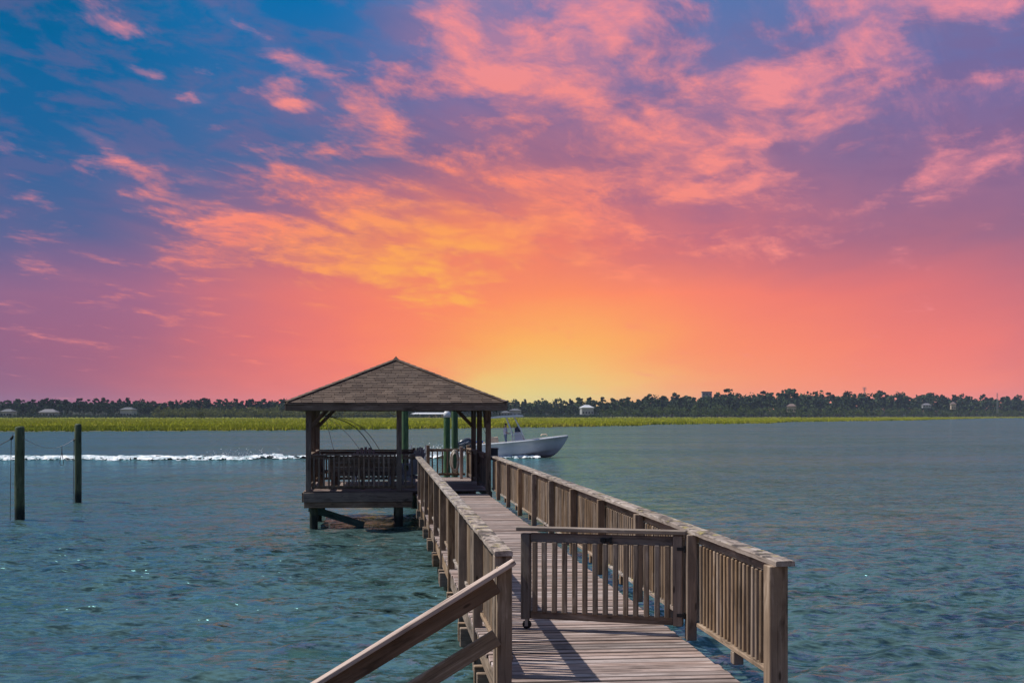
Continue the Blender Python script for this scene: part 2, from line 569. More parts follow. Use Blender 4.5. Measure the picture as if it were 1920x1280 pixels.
def build_water():
    xs = axis_coords(-9.0, 13.0, 0.085, -2600, 3400, 1.03)
    ys = axis_coords(8.0, 26.0, 0.085, -300, 3300, 1.022)
    X, Y = np.meshgrid(xs, ys)
    DX = np.gradient(xs)[None, :] * np.ones_like(X)
    DY = np.gradient(ys)[:, None] * np.ones_like(X)
    Z = np.zeros_like(X)
    OX = np.zeros_like(X)
    OY = np.zeros_like(X)
    n = 60
    for i in range(n):
        lam = 0.28 * (7.0 ** (i / (n - 1.0))) * rng.uniform(0.9, 1.1)
        k = 2 * math.pi / lam
        ang = rad(-68) + rng.normal(0, 0.55)
        kx, ky = math.cos(ang), math.sin(ang)
        ph = rng.uniform(0, 6.28)
        slope = 0.052 * (0.5 if lam > 1.1 else 1.0)
        ex = np.maximum(DX * abs(kx), DY * abs(ky))
        att = np.clip(1.6 - 5.0 * ex / lam, 0, 1)
        th = k * (kx * X + ky * Y) + ph
        a = slope / k * att
        Z += a * np.cos(th)
        OX -= 0.95 * a * kx * np.sin(th)
        OY -= 0.95 * a * ky * np.sin(th)
    # slow gust patches modulate the chop
    gust = 0.8 + 0.35 * np.sin(X * 0.11 + 0.6 * np.sin(Y * 0.07)) * np.sin(Y * 0.09 + 1.0)
    Z *= gust
    X = X + OX * gust
    Y = Y + OY * gust
    nx, ny = len(xs), len(ys)
    me = bpy.data.meshes.new('water')
    V = np.stack([X, Y, Z], -1).reshape(-1, 3)
    ii = np.arange(nx * ny).reshape(ny, nx)
    F = np.stack([ii[:-1, :-1], ii[:-1, 1:], ii[1:, 1:], ii[1:, :-1]], -1).reshape(-1, 4)
    me.vertices.add(len(V))
    me.vertices.foreach_set('co', V.ravel())
    me.loops.add(F.size)
    me.loops.foreach_set('vertex_index', F.ravel())
    me.polygons.add(len(F))
    me.polygons.foreach_set('loop_start', np.arange(0, F.size, 4))
    me.polygons.foreach_set('use_smooth', np.ones(len(F), bool))
    me.update(calc_edges=True)
    m, t, b = new_mat('sea_water')
    geo = t.node('ShaderNodeNewGeometry')
    W = geo.outputs['Position']
    big = t.noise(t.mapping(W, scale=(0.03, 0.05, 1)), 1.0, 3, 0.5)
    col = t.mix(t.rng(big.outputs[0], 0.35, 0.65), (0.054, 0.100, 0.086), (0.056, 0.098, 0.100))
    # ripples: slopes read straight from noise, so they hold at every distance
    nsum = None
    for sc_, sx_, amp, dist in ((10.0, 1.0, 1.9, 0.2), (4.2, 1.0, 2.1, 0.35), (1.7, 1.0, 1.2, 0.3), (0.45, 1.0, 0.9, 0.4)):
        nz = t.noise(t.mapping(W, rot=(0, 0, rad(22)), scale=(0.6, 1.25, 1)), sc_, 3, 0.6, dist)
        v = t.vmath('SUBTRACT', nz.outputs['Color'], (0.5, 0.5, 0.5))
        v = t.vmath('MULTIPLY', v, (amp, amp, 0.0))
        nsum = v if nsum is None else t.vmath('ADD', nsum, v)
    gst = t.noise(t.mapping(W, rot=(0, 0, rad(8)), scale=(0.35, 1.0, 1)), 0.07, 4, 0.6, 0.5)
    gsc = t.node('ShaderNodeVectorMath', operation='SCALE')
    t.put(gsc.inputs[0], nsum)
    t.put(gsc.inputs['Scale'], t.rng(gst.outputs[0], 0.34, 0.66, 0.55, 1.5))
    nsum = gsc.outputs[0]
    nrm = t.vmath('NORMALIZE', t.vmath('ADD', geo.outputs['Normal'], nsum))
    # turbid body colour under a wind-roughened, only partly mirroring surface
    m.node_tree.nodes.remove(b)
    dif = t.node('ShaderNodeBsdfDiffuse')
    t.put(dif.inputs['Color'], col)
    dsc = t.node('ShaderNodeVectorMath', operation='SCALE')
    t.put(dsc.inputs[0], nsum)
    dsc.inputs['Scale'].default_value = 1.5
    t.put(dif.inputs['Normal'], t.vmath('NORMALIZE', t.vmath('ADD', geo.outputs['Normal'], dsc.outputs[0])))
    gls = t.node('ShaderNodeBsdfGlossy')
    gls.inputs['Color'].default_value = (0.37, 0.84, 0.96, 1)
    gls.inputs['Roughness'].default_value = 0.09
    t.put(gls.inputs['Normal'], nrm)
    fr = t.node('ShaderNodeFresnel')
    fr.inputs['IOR'].default_value = 1.333
    t.put(fr.inputs['Normal'], nrm)
    fac = t.math('MINIMUM', t.math('MULTIPLY', fr.outputs[0], 1.4), 0.56)
    mx = t.node('ShaderNodeMixShader')
    t.put(mx.inputs[0], fac)
    t.put(mx.inputs[1], dif.outputs[0])
    t.put(mx.inputs[2], gls.outputs[0])
    t.put(m.node_tree.nodes['Material Output'].inputs['Surface'], mx.outputs[0])
    me.materials.append(m)
    return setp(link(bpy.data.objects.new('water', me)), kind='structure')


build_water()

CY, SY = math.cos(rad(YAW)), math.sin(rad(YAW))


def polar(a_deg, d):
    """ground point at bearing a_deg (clockwise from the view axis) and depth d along that axis"""
    r = math.tan(rad(a_deg)) * d
    return (r * CY + d * SY, -r * SY + d * CY)


# ------------------------------------------------------------------ far shore: marsh, ground, woods
EDGE_PTS = [(-60, 190), (-40, 205), (-24, 218), (-21.8, 223), (-15, 232), (-9.5, 242), (-4, 268), (0, 290), (3, 318), (5.7, 352), (6.1, 384), (9, 420),
            (11.3, 446), (12.1, 530), (15, 620), (17.2, 690), (19, 900), (20.3, 1130), (21.8, 1300), (26, 1420), (40, 1700), (60, 2600)]


def edge_d(a):
    return float(np.interp(a, [p[0] for p in EDGE_PTS], [p[1] for p in EDGE_PTS]))


def tree_d(a):
    return float(np.interp(a, [-60, -21.8, -8, 4, 12, 21.8, 60], [700, 840, 880, 960, 1100, 1400, 2800]))


def build_marsh():
    angs = np.concatenate([np.linspace(-60, -24, 12), np.linspace(-23.5, 23.5, 260), np.linspace(24, 60, 12)])
    mb = MB()
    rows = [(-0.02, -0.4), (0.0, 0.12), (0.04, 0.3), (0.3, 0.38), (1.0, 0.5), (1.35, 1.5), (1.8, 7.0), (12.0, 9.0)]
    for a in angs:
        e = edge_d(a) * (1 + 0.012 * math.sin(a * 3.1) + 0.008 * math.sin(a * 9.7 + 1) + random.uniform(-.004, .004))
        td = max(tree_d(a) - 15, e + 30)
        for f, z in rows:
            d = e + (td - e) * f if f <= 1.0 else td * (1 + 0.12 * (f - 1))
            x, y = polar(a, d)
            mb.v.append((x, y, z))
    n = len(rows)
    for i in range(len(angs) - 1):
        for j in range(n - 1):
            mb.f.append((i * n + j, (i + 1) * n + j, (i + 1) * n + j + 1, i * n + j + 1))
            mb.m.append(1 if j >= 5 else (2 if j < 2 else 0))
    m, t, b = new_mat('marsh_soil')
    g = t.node('ShaderNodeNewGeometry')
    nz = t.noise(t.mapping(g.outputs['Position'], scale=(0.02, 0.05, 0.05)), 1.0, 5, 0.6)
    t.put(b.inputs['Base Color'], t.ramp(nz.outputs[0], [(0.35, (.19, .22, .020)), (0.5, (.25, .27, .03)), (0.66, (.27, .23, .06))]).outputs[0])
    b.inputs['Roughness'].default_value = 0.95
    b.inputs['Specular IOR Level'].default_value = 0.1
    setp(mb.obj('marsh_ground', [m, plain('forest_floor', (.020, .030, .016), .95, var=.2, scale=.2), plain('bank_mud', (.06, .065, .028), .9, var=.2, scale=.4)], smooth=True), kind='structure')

    # cord grass: upright tufts, dense along the water's edge
    m2, t, b = new_mat('cord_grass')
    g = t.node('ShaderNodeNewGeometry')
    W = g.outputs['Position']
    nz = t.noise(t.mapping(W, scale=(0.012, 0.045, 0.0)), 1.0, 4, 0.6)
    nf = t.noise(W, 0.9, 2, 0.6)
    c = t.ramp(nz.outputs[0], [(0.30, (.20, .24, .012)), (0.46, (.35, .36, .016)), (0.58, (.44, .41, .03)), (0.70, (.36, .27, .07))]).outputs[0]
    c = t.mix(t.rng(nf.outputs[0], 0.4, 0.7, 0.0, 0.35), c, (.17, .21, .015))
    t.put(b.inputs['Base Color'], c)
    b.inputs['Roughness'].default_value = 0.9
    b.inputs['Specular IOR Level'].default_value = 0.1
    N = 130000
    aa = rng.uniform(-25, 25, N)
    f = np.where(rng.random(N) < 0.36, rng.random(N) ** 2 * 0.05, rng.random(N) ** 1.35)
    ep, ed_ = np.array([q[0] for q in EDGE_PTS]), np.array([q[1] for q in EDGE_PTS])
    e = np.interp(aa, ep, ed_) * (1 + 0.012 * np.sin(aa * 3.1) + 0.008 * np.sin(aa * 9.7 + 1) + 0.006 * np.sin(aa * 31 + 2))
    td = np.maximum(np.interp(aa, [-60, -21.8, -8, 4, 12, 21.8, 60], [700, 840, 880, 960, 1100, 1400, 2800]) - 30, e + 30)
    d = e + (td - e) * f
    rr = np.tan(np.radians(aa)) * d
    x, y = rr * CY + d * SY, -rr * SY + d * CY
    wd = 0.17 * (d / 230.0) ** 0.6 * rng.uniform(0.6, 1.5, N)
    patch = 0.5 + 0.5 * np.sin(x * .035 + 2 * np.sin(y * .02)) * np.sin(y * .045)
    hh = rng.uniform(0.45, 0.72, N) * (0.8 + 0.35 * patch)
    z0 = 0.05 + 0.33 * np.minimum(1.0, f / 0.04) + 0.08 * f
    q = rng.uniform(0, math.pi, N)
    cx, cy = np.cos(q) * wd, np.sin(q) * wd
    V = np.zeros((N, 3, 3))
    V[:, 0] = np.stack([x - cx, y - cy, z0 - .2], 1)
    V[:, 1] = np.stack([x + cx, y + cy, z0 - .2], 1)
    V[:, 2] = np.stack([x + rng.uniform(-.25, .25, N), y + rng.uniform(-.25, .25, N), z0 + hh], 1)
    me = bpy.data.meshes.new('marsh_grass')
    me.from_pydata(V.reshape(-1, 3).tolist(), [], np.arange(3 * N).reshape(-1, 3).tolist())
    me.materials.append(m2)
    setp(link(bpy.data.objects.new('marsh_grass', me)), 'bright yellow-green marsh grass along the far shore', 'grass', kind='stuff')


build_marsh()


def foliage_mat(name, a, b_, c):
    if name in MATS: return MATS[name]
    m, t, b = new_mat(name)
    g = t.node('ShaderNodeNewGeometry')
    n = t.noise(g.outputs['Position'], 0.16, 3, 0.6)
    r = t.noise(g.outputs['Position'], 0.9, 2, 0.6)
    col = t.ramp(n.outputs[0], [(0.32, a), (0.5, b_), (0.68, c)]).outputs[0]
    col = t.mix(t.rng(r.outputs[0], 0.35, 0.65, 0.0, 0.45), col, a)
    t.put(b.inputs['Base Color'], col)
    b.inputs['Roughness'].default_value = 0.9
    b.inputs['Specular IOR Level'].default_value = 0.1
    MATS[name] = m
    return m


PINE = foliage_mat('pine_foliage', (.012, .026, .014), (.030, .056, .026), (.058, .088, .036))
OAK = foliage_mat('oak_foliage', (.030, .050, .016), (.070, .100, .026), (.12, .15, .04))
MIXED = foliage_mat('mixed_foliage', (.018, .034, .015), (.046, .074, .030), (.085, .115, .042))
OLIVE = foliage_mat('thicket_foliage', (.07, .085, .022), (.14, .15, .038), (.21, .20, .06))
BARK = plain('bark', (.06, .045, .035), 0.95, var=0.25)


def leaf_quads(centres, radii, per, size):
    """leaf-clump faces scattered through ellipsoids -> (verts, faces)"""
    C_ = np.repeat(np.asarray(centres, float), per, 0)
    R_ = np.repeat(np.asarray(radii, float), per, 0)
    S_ = np.repeat(np.asarray(size, float), per)
    n = len(C_)
    d = rng.normal(size=(n, 3))
    d /= np.linalg.norm(d, axis=1)[:, None]
    P = C_ + d * R_ * (rng.random(n) ** 0.45)[:, None]
    nrm = d + rng.normal(size=(n, 3)) * 0.7
    nrm /= np.linalg.norm(nrm, axis=1)[:, None]
    u = np.cross(nrm, rng.normal(size=(n, 3)))
    u /= np.linalg.norm(u, axis=1)[:, None]
    v = np.cross(nrm, u)
    s = (S_ * rng.uniform(0.55, 1.3, n))[:, None]
    q = rng.uniform(0.5, 1.1, (n, 1))
    V = np.stack([P - u * s, P - v * s * q, P + u * s, P + v * s * q], 1).reshape(-1, 3)
    return V, np.arange(4 * n).reshape(-1, 4)


def tree_lobes(x, y, z0, h, cw, pine):
    """centres and radii of the leaf lobes of one tree"""
    cs, rs = [], []
    k = random.randint(9, 14)
    for i in range(k):
        if pine:
            f = random.uniform(0.40, 0.97)
            ww = cw * (1.05 - 0.75 * abs(f - 0.72) / 0.3)
            rr = random.uniform(.18, .36) * cw
            rz = rr * random.uniform(.4, .7)
        else:
            f = random.uniform(0.22, 0.88)
            ww = cw * (1.0 - 0.5 * abs(f - 0.5))
            rr = random.uniform(.28, .5) * cw
            rz = rr * random.uniform(.6, .9)
        q = random.uniform(0, 6.28)
        ro = random.uniform(0.1, 0.75) * ww
        cs.append((x + ro * math.cos(q), y + ro * math.sin(q), z0 + f * h))
        rs.append((rr, rr, rz))
    return cs, rs


def wood_mass(name, label, mat, a0, a1, rows, hfun, spacing, pine_share, per=24, depth0=0.0, cwf=0.36, leaf=0.055):
    cs, rs, ss = [], [], []
    tr = MB()
    for r in range(rows):
        a = a0 + random.uniform(0, .3)
        while a < a1:
            d = tree_d(a) + depth0 + r * 14 + jit(6)
            x, y = polar(a, d)
            h = hfun(a) * random.choice((.62, .74, .82, .88, .92, .97, 1.0, 1.06, 1.18)) * random.uniform(.93, 1.07) * (1.0 if r else 0.85)
            pine = random.random() < pine_share
            cw = h * cwf * random.uniform(.8, 1.25) * (0.8 if pine else 1.15)
            c_, r_ = tree_lobes(x, y, 1.0 + r * 0.3, h, cw, pine)
            cs += c_
            rs += r_
            ss += [h * leaf] * len(c_)
            tr.tube([(x, y, 0.5), (x + jit(.4), y, h * 0.8)], [h * .022, h * .008], 4, 1, False)
            a += math.degrees(cw / d) * spacing * random.uniform(.7, 1.3)
    V, F = leaf_quads(cs, rs, per, ss)
    b = len(V)
    me = bpy.data.meshes.new(name)
    me.from_pydata(V.tolist() + tr.v, [], F.tolist() + [tuple(i + b for i in f) for f in tr.f])
    me.materials.append(mat)
    me.materials.append(BARK)
    me.polygons.foreach_set('material_index', [0] * len(F) + [1] * len(tr.f))
    me.update()
    setp(link(bpy.data.objects.new(name, me)), label, 'woods', kind='stuff')


wood_mass('pine_wood', 'dark blue-green pine wood along the far shore left of the gazebo', PINE, -34, -0.5, 6,
          lambda a: float(np.interp(a, [-34, -22, -12, -6, 0], [10.5, 10.5, 11, 10.5, 9.5])), 1.0, .7)
wood_mass('mixed_wood', 'dark green pine and oak wood on the far shore right of the gazebo', MIXED, -0.5, 34, 6,
          lambda a: float(np.interp(a, [-.5, 2, 6, 9, 12, 16, 22, 34], [10.5, 12, 14, 18, 20, 20.5, 20, 20])), 1.0, .55)
wood_mass('olive_thicket', 'olive green thicket in front of the dark pines left of the gazebo', OLIVE, -15.6, -5.2, 3,
          lambda a: 6.6, 0.9, 0.0, 22, -50, .5, .055)
wood_mass('shore_thicket', 'green oak thicket at the foot of the wood on the right shore', OAK, 4.0, 34, 2,
          lambda a: float(np.interp(a, [4, 8, 12, 16, 22, 34], [7, 9, 10, 9, 8, 8])), 1.15, 0.0, 20, -40, .5, .055)
wood_mass('shore_scrub', 'low dark scrub at the foot of the left shore pines', PINE, -34, 4.0, 2,
          lambda a: 2.5, 0.9, 0.0, 16, -46, .6, .07)


def lone_tree(a, d, h, cw, label, pine, mat, n_lobes=None):
    x, y = polar(a, d)
    t = thing('pine_tree' if pine else 'oak_tree', label, 'tree', (x, y, 0.8), group='trees standing out of the far woods')
    tr = MB()
    tr.tube([(0, 0, -.5), (jit(.2), 0, h * .45), (jit(.4), 0, h * .92)], [h * .024, h * .017, h * .006], 6)
    for i in range(5):
        z = h * random.uniform(.5, .85)
        q = random.uniform(0, 6.28)
        tr.tube([(0, 0, z), (math.cos(q) * cw * .7, math.sin(q) * cw * .7, z + h * .08)], [h * .008, h * .003], 4)
    tr.obj('trunk', BARK, t, WM[t.name])
    cs, rs = [], []
    for _ in range(n_lobes or 2):
        c_, r_ = tree_lobes(0, 0, 0, h, cw, pine)
        cs += c_
        rs += r_
    V, F = leaf_quads(cs, rs, 22, [h * .045] * len(cs))
    me = bpy.data.meshes.new('crown')
    me.from_pydata(V.tolist(), [], F.tolist())
    me.materials.append(mat)
    link(bpy.data.objects.new('crown', me), WM[t.name], t)
    return t


def bear(px):
    return math.degrees(math.atan((px - 960) / 2400.0))


lone_tree(bear(372), 850, 13.2, 4.4, 'tallest broad tree standing clear above the left shore pines', False, PINE)
lone_tree(bear(448), 860, 10.6, 2.8, 'smaller round-topped tree above the woods just left of the gazebo roof', True, PINE)
lone_tree(bear(488), 862, 10.0, 2.6, 'flat-topped pine nearest the gazebo roof on the left shore', True, PINE)
lone_tree(bear(377), 560, 4.0, 1.5, 'small lone bush tree standing out on the left marsh', False, OLIVE)
lone_tree(bear(985), 970, 14.2, 1.5, 'thin lone pine just right of the gazebo roof', True, PINE)
lone_tree(bear(1462), 1170, 21.5, 3.2, 'tall pine poking above the woods over the tan house', True, PINE)
lone_tree(bear(1490), 1180, 20.5, 4.8, 'broad flat pine crown right above the tan house', True, PINE)
lone_tree(bear(1562), 1200, 22.0, 4.6, 'highest pine crown midway along the right shore woods', True, PINE)
lone_tree(bear(1402), 1140, 20.5, 2.2, 'slim pine above the woods near the flat-roofed block', True, PINE)
lone_tree(bear(1650), 1230, 19.5, 1.8, 'small pine top just right of the lattice mast', True, PINE)
lone_tree(bear(1790), 1300, 22.5, 5.0, 'tall pine clump above the far right shore houses', True, PINE)

# ------------------------------------------------------------------ far houses
WHITE = plain('white_siding', (.30, .31, .33), 0.7)
TAN = plain('tan_siding', (.42, .33, .25), 0.8)
GREYR = plain('grey_roof', (.09, .095, .105), 0.8)
WROOF = plain('pale_metal_roof', (.50, .51, .53), 0.7)
PROOF = plain('faded_roof', (.15, .145, .155), 0.8)
BRROOF = plain('brown_roof', (.17, .12, .10), 0.85)
PANE = plain('dark_pane', (.03, .04, .05), 0.15, spec=0.6)


def house(name, label, a, d, z, w_, dp, h, roof_h, wallm, roofm, nwin, flat=False, cat='house', back=26):
    d = tree_d(a) - back
    w_, dp, h, roof_h = w_ * .72, dp * .72, h * .85, roof_h * .8
    x, y = polar(a, d)
    t = thing(name, label, cat, (x, y, z), -rad(YAW) + jit(.25))
    M = WM[t.name]
    MB().box((0, 0, h / 2), (w_, dp, h)).obj('wall', wallm, t, M)
    mb = MB()
    o = 0.5
    if flat:
        mb.box((0, 0, h + roof_h / 2), (w_ + .4, dp + .4, roof_h))
    else:
        X_, Y_ = w_ / 2 + o, dp / 2 + o
        rl = max(0.3, w_ / 2 - dp * 0.42)
        mb.add([(-X_, -Y_, h), (X_, -Y_, h), (X_, Y_, h), (-X_, Y_, h), (-rl, 0, h + roof_h), (rl, 0, h + roof_h),
                (-X_, -Y_, h + .25), (X_, -Y_, h + .25), (X_, Y_, h + .25), (-X_, Y_, h + .25)],
               [(0, 3, 2, 1), (0, 1, 7, 6), (1, 2, 8, 7), (2, 3, 9, 8), (3, 0, 6, 9), (6, 7, 5, 4), (8, 9, 4, 5), (7, 8, 5), (9, 6, 4)])
    mb.obj('roof', roofm, t, M)
    for r in range(max(1, int(h // 2.8))):
        for i in range(nwin):
            wx = -w_ / 2 + w_ * (i + .5) / nwin
            f = MB().box((0, 0, 0), (1.3, .12, 1.5)).obj('window', wallm, t, M @ T(wx, -dp / 2 - .05, 1.7 + 2.8 * r))
            MB().box((0, -.05, 0), (1.05, .08, 1.35)).obj('pane', PANE, f, M @ T(wx, -dp / 2 - .08, 1.7 + 2.8 * r))
    return t


house('white_house', 'pale house among dark pines left of the two mooring piles', bear(16), 800, 1.5, 11, 8, 4, 2.4, WHITE, GREYR, 4)
house('white_house', 'larger pale-roofed house showing between the left shore pines', bear(92), 800, 1.5, 15, 9, 3.6, 2.8, WHITE, PROOF, 5)
house('white_house', 'pale two-storey house at the left end of the olive thicket', bear(241), 805, 1.5, 12, 8, 5.6, 2.2, WHITE, GREYR, 4)
house('marina_shed', 'long low shed with pale roof seen through the gazebo', bear(806), 880, 1.2, 36, 9, 2.6, 1.6, TAN, WROOF, 12, cat='shed')
house('white_house', 'small pale house just right of the gazebo eave', bear(948), 905, 1.5, 9, 7, 3.4, 1.8, WHITE, GREYR, 3)
house('white_house', 'pale house at the shore directly above the boat top', bear(966), 912, 1.5, 11, 8, 5.2, 2.0, WHITE, GREYR, 3)
house('white_house', 'bright white house with pale hipped roof right of the boat', bear(1100), 985, 3.0, 12, 9, 6.0, 2.8, WHITE, WROOF, 4)
house('tan_house', 'tan two-storey house with brown roof behind a lawn on the right shore', bear(1484), 1105, 5.5, 10.5, 8, 5.6, 2.8, TAN, BRROOF, 4)
house('white_house', 'white-roofed house half hidden in the right shore woods', bear(1737), 1210, 10.0, 11, 8, 3.0, 2.6, WHITE, PROOF, 3)
house('tan_house', 'narrow tan gabled house high among the far right trees', bear(1787), 1250, 8.5, 6.5, 6, 6.0, 3.6, TAN, BRROOF, 2)
house('apartment_block', 'flat-roofed pale block rising above the right shore treetops', bear(1325), 1130, 6.0, 12, 9, 20.5, 0.8, TAN, GREYR, 3, True, 'building', -110)

STEEL = plain('galvanised_steel', (.35, .36, .38), 0.45, 0.8)


def mast(a, d, z, h, head, label, name):
    x, y = polar(a, d)
    t = thing(name, label, 'mast', (x, y, z))
    mb = MB()
    for q in range(3):
        c_, s_ = math.cos(q * 2.094), math.sin(q * 2.094)
        mb.tube([(c_ * .9, s_ * .9, 0), (c_ * .5, s_ * .5, h)], .14, 4)
    for i in range(9):
        z_ = h * i / 9
        mb.tube([(.9, 0, z_), (-.45, .78, z_ + h / 9)], .07, 4)
        mb.tube([(-.45, .78, z_), (-.45, -.78, z_ + h / 9)], .07, 4)
    mb.obj('lattice', STEEL, t, WM[t.name])
    if head:
        hb = MB()
        for z_ in (h - 1.8, h - .2):
            hb.box((0, 0, z_), (3.6, .5, .35))
            for i in (-1.5, -.5, .5, 1.5):
                hb.box((i, 0, z_ + .3), (.3, .3, .9))
        hb.obj('antenna_panel', STEEL, t, WM[t.name])


mast(bear(1621), 1240, 2, 27.5, True, 'lattice antenna mast with two crossbars above the right woods', 'antenna_mast')
mast(bear(1870), 1330, 2, 24.0, False, 'thin bare mast above the trees at far right', 'radio_mast')

# ------------------------------------------------------------------ boardwalk
DECK = 0.87          # top of the walkway boards
XL, XR = 0.93, 2.82  # centre lines of the two railings
Y0, Y1 = 7.4, 32.86
CAPZ = DECK + 0.975
BAY = 2.39

bw = thing('boardwalk', 'long weathered plank boardwalk running out over the water to the gazebo', 'boardwalk', (1.76, Y0, 0))
y = Y0 + 0.07
while y < Y1:
    L = 1.82 + jit(.012)
    piece('plank', (round(L, 2), 0.136, 0.036), T(1.795 + jit(.008), y, DECK - .018 + jit(.0035)) @ RZ(jit(.003)) @ RX(jit(.03)), 'deck', bw)
    y += 0.1445
for x in (0.925, 1.45, 2.05, 2.64):
    yy = Y0
    while yy < Y1 - .5:
        e = min(yy + 4.78, Y1)
        piece('stringer', (0.045, round(e - yy - .004, 3), 0.20), T(x + jit(.004), (yy + e) / 2, DECK - .04 - .10), 'rail', bw)
        yy += 4.78
PILE_Y = [11.35 + 2.40 * k for k in range(9)]
pile_mesh = {}


def pile_obj(name, x, y, z0, z1, r, kind, parent, seg=14):
    key = (round(z1 - z0, 2), r, kind)
    if key not in pile_mesh:
        mb = MB()
        hh = z1 - z0
        zs = [0, hh * .3, hh * .6, hh * .85, hh - .02, hh]
        mb.tube([(jit(.006), jit(.006), z) for z in zs], [r * 1.04, r * 1.02, r, r * .985, r * .97, r * .93], seg)
        me = mb.mesh(name, wm_(kind, 2))
        me.polygons.foreach_set('use_smooth', [len(f) == 4 for f in mb.f])
        pile_mesh[key] = me
    return link(bpy.data.objects.new(name, pile_mesh[key]), T(x, y, z0) @ RZ(random.uniform(0, 6.28)), parent)


for y in PILE_Y:
    for x in (1.12, 2.42):
        pile_obj('pile', x, y, -1.2, DECK - .25, 0.115, 'pile', bw)
    piece('cross_beam', (1.86, 0.09, 0.20), T(1.76, y - .17, DECK - .345), 'rail', bw)
    piece('cross_beam', (1.86, 0.09, 0.20), T(1.76, y + .17, DECK - .345), 'rail', bw)

# ------------------------------------------------------------------ railings


def railing(label, xc, side, ys, post_low):
    """side = +1 when the walkway lies towards -x"""
    t = thing('wooden_railing', label, 'railing', (xc, ys[0], DECK))
    n = len(ys)
    for i, y in enumerate(ys):
        w_ = 0.138 if i == 0 else 0.09
        top = CAPZ - .042
        if i == n - 1: continue
        piece('post', (w_, w_, round(top - post_low + (0.12 if i == 0 else 0), 3)),
              T(xc - (0 if i == 0 else (.035 if side > 0 else .02)), y, (top + post_low - (0.12 if i == 0 else 0)) / 2) @ RZ(jit(.02)) @ RX(jit(.004)), 'rail', t)
    for i in range(n - 1):
        a, b = ys[i] + (.07 if i == 0 else .046), ys[i + 1] - .046
        L = b - a
        xb = xc + .045
        piece('top_rail', (.038, round(L, 3), .085), T(xb, (a + b) / 2, CAPZ - .085), 'rail', t)
        piece('lower_rail', (.088, round(L, 3), .038), T(xb, (a + b) / 2, DECK + .125) @ RX(jit(.003)), 'cap' if i % 3 else 'rail', t)
        piece('block', (.085, .088, .104), T(xb, (a + b) / 2 + jit(.15), DECK + .052), 'rail', t)
        m = 20
        for k in range(m):
            yb = a + L * (k + .5) / m + jit(.004)
            piece('baluster', (.042, .042, .70), T(xb + jit(.002), yb, DECK + .145 + .345) @ RX(jit(.006)) @ RY(jit(.005)) @ RZ(jit(.05)), 'rail', t)
    # caps: two bays each, butted
    i = 0
    while i < n - 1:
        j = min(i + 2, n - 1)
        a = ys[i] - (.10 if i == 0 else 0) + .002
        b = ys[j] - .002
        cap_board(t, xc + (.042 if side > 0 else .0), a, b, CAPZ + jit(.003))
        i = j
    return t


def cap_board(t, xc, a, b, top):
    """weathered 2x6 cap with worn, uneven edges"""
    L = b - a
    n = max(8, int(L / 0.06))
    mb = MB()
    hw, th = .071, .040
    for k in range(n + 1):
        y = L * k / n - L / 2
        e1, e2 = jit(.003) + .002 * math.sin(k * .7), jit(.003)
        dz = jit(.0016)
        prof = [(-hw + e1, -th), (-hw + e1, -.007 + dz), (-hw + .007 + e1, dz), (-.03, .001 + dz), (.03, .001 + jit(.001)), (hw - .007 + e2, dz), (hw + e2, -.007 + dz), (hw + e2, -th)]
        mb.v += [(p[0], y, p[1]) for p in prof]
    for k in range(n):
        for q in range(8):
            mb.f.append((k * 8 + q, k * 8 + (q + 1) % 8, (k + 1) * 8 + (q + 1) % 8, (k + 1) * 8 + q))
            mb.m.append(0)
    mb.f.append(tuple(range(7, -1, -1)))
    mb.f.append(tuple(n * 8 + q for q in range(8)))
    mb.m += [0, 0]
    mb.obj('cap', wm_('cap', 1), t, T(xc, (a + b) / 2, top) @ RY(jit(.012)))


YR = [8.96 + BAY * k for k in range(11)]
YL = [9.83] + [9.83 + 2.31 * k for k in range(1, 11)]
YL[-1] = 32.86
YR[-1] = 32.86
railing('long weathered railing on the right of the boardwalk, with the gate hung from it', XR, 1, YR, DECK - .02)
railing('weathered lichen-capped railing on the left of the boardwalk', XL, -1, YL, DECK - .42)

# ------------------------------------------------------------------ gate
HX, HY = 2.735, YR[1] + .045
FX, FY = 1.315, 11.99
GL = math.hypot(FX - HX, FY - HY)
GM = T(HX, HY, DECK) @ RZ(math.atan2(FY - HY, FX - HX))     # local +X runs from the hinge to the free end
gate = thing('gate', 'slatted wooden gate standing ajar across the boardwalk', 'gate', M=GM)
g0, g1 = .075, GL
piece('gate_post', (.085, .085, .82), GM @ T(.055, 0, .10 + .41), 'gatew', gate)
piece('gate_post', (.085, .085, .80), GM @ T(g1 - .045, 0, .10 + .40), 'gatew', gate)
piece('top_rail', (round(g1 - .19, 3), .04, .088), GM @ T((g1 + .01) / 2, -.004, .862), 'gatew', gate)
piece('bottom_rail', (round(g1 - .19, 3), .04, .075), GM @ T((g1 + .01) / 2, -.004, .14), 'gatew', gate)
piece('cap', (round(g1 + .06, 3), .125, .038), GM @ T(g1 / 2 + .01, 0, .945), 'gatew', gate)
for k in range(14):
    xk = .10 + (g1 - .19) * (k + .5) / 14
    piece('baluster', (.046, .040, .66), GM @ T(xk + jit(.003), .037, .50) @ RY(jit(.006)), 'gatew', gate)
BLACK = plain('black_iron', (.012, .012, .013), 0.5, 0.3)
RUBBER = plain('black_rubber', (.015, .015, .016), 0.8)
mb = MB()
mb.box((0, 0, 0), (.10, .012, .03))
mb.box((.02, .012, .0), (.03, .02, .045))
mb.box((-.05, .01, .0), (.02, .02, .06))
mb.obj('latch', BLACK, gate, GM @ T(g1 * .47, .026, .858))
for z in (.2, .80):
    mb = MB()
    mb.box((.03, 0, 0), (.06, .008, .03))
    mb.tube([(-.01, 0, -.03), (-.01, 0, .03)], .009, 6)
    mb.obj('hinge', BLACK, gate, GM @ T(.0, .048, z))
mb = MB()
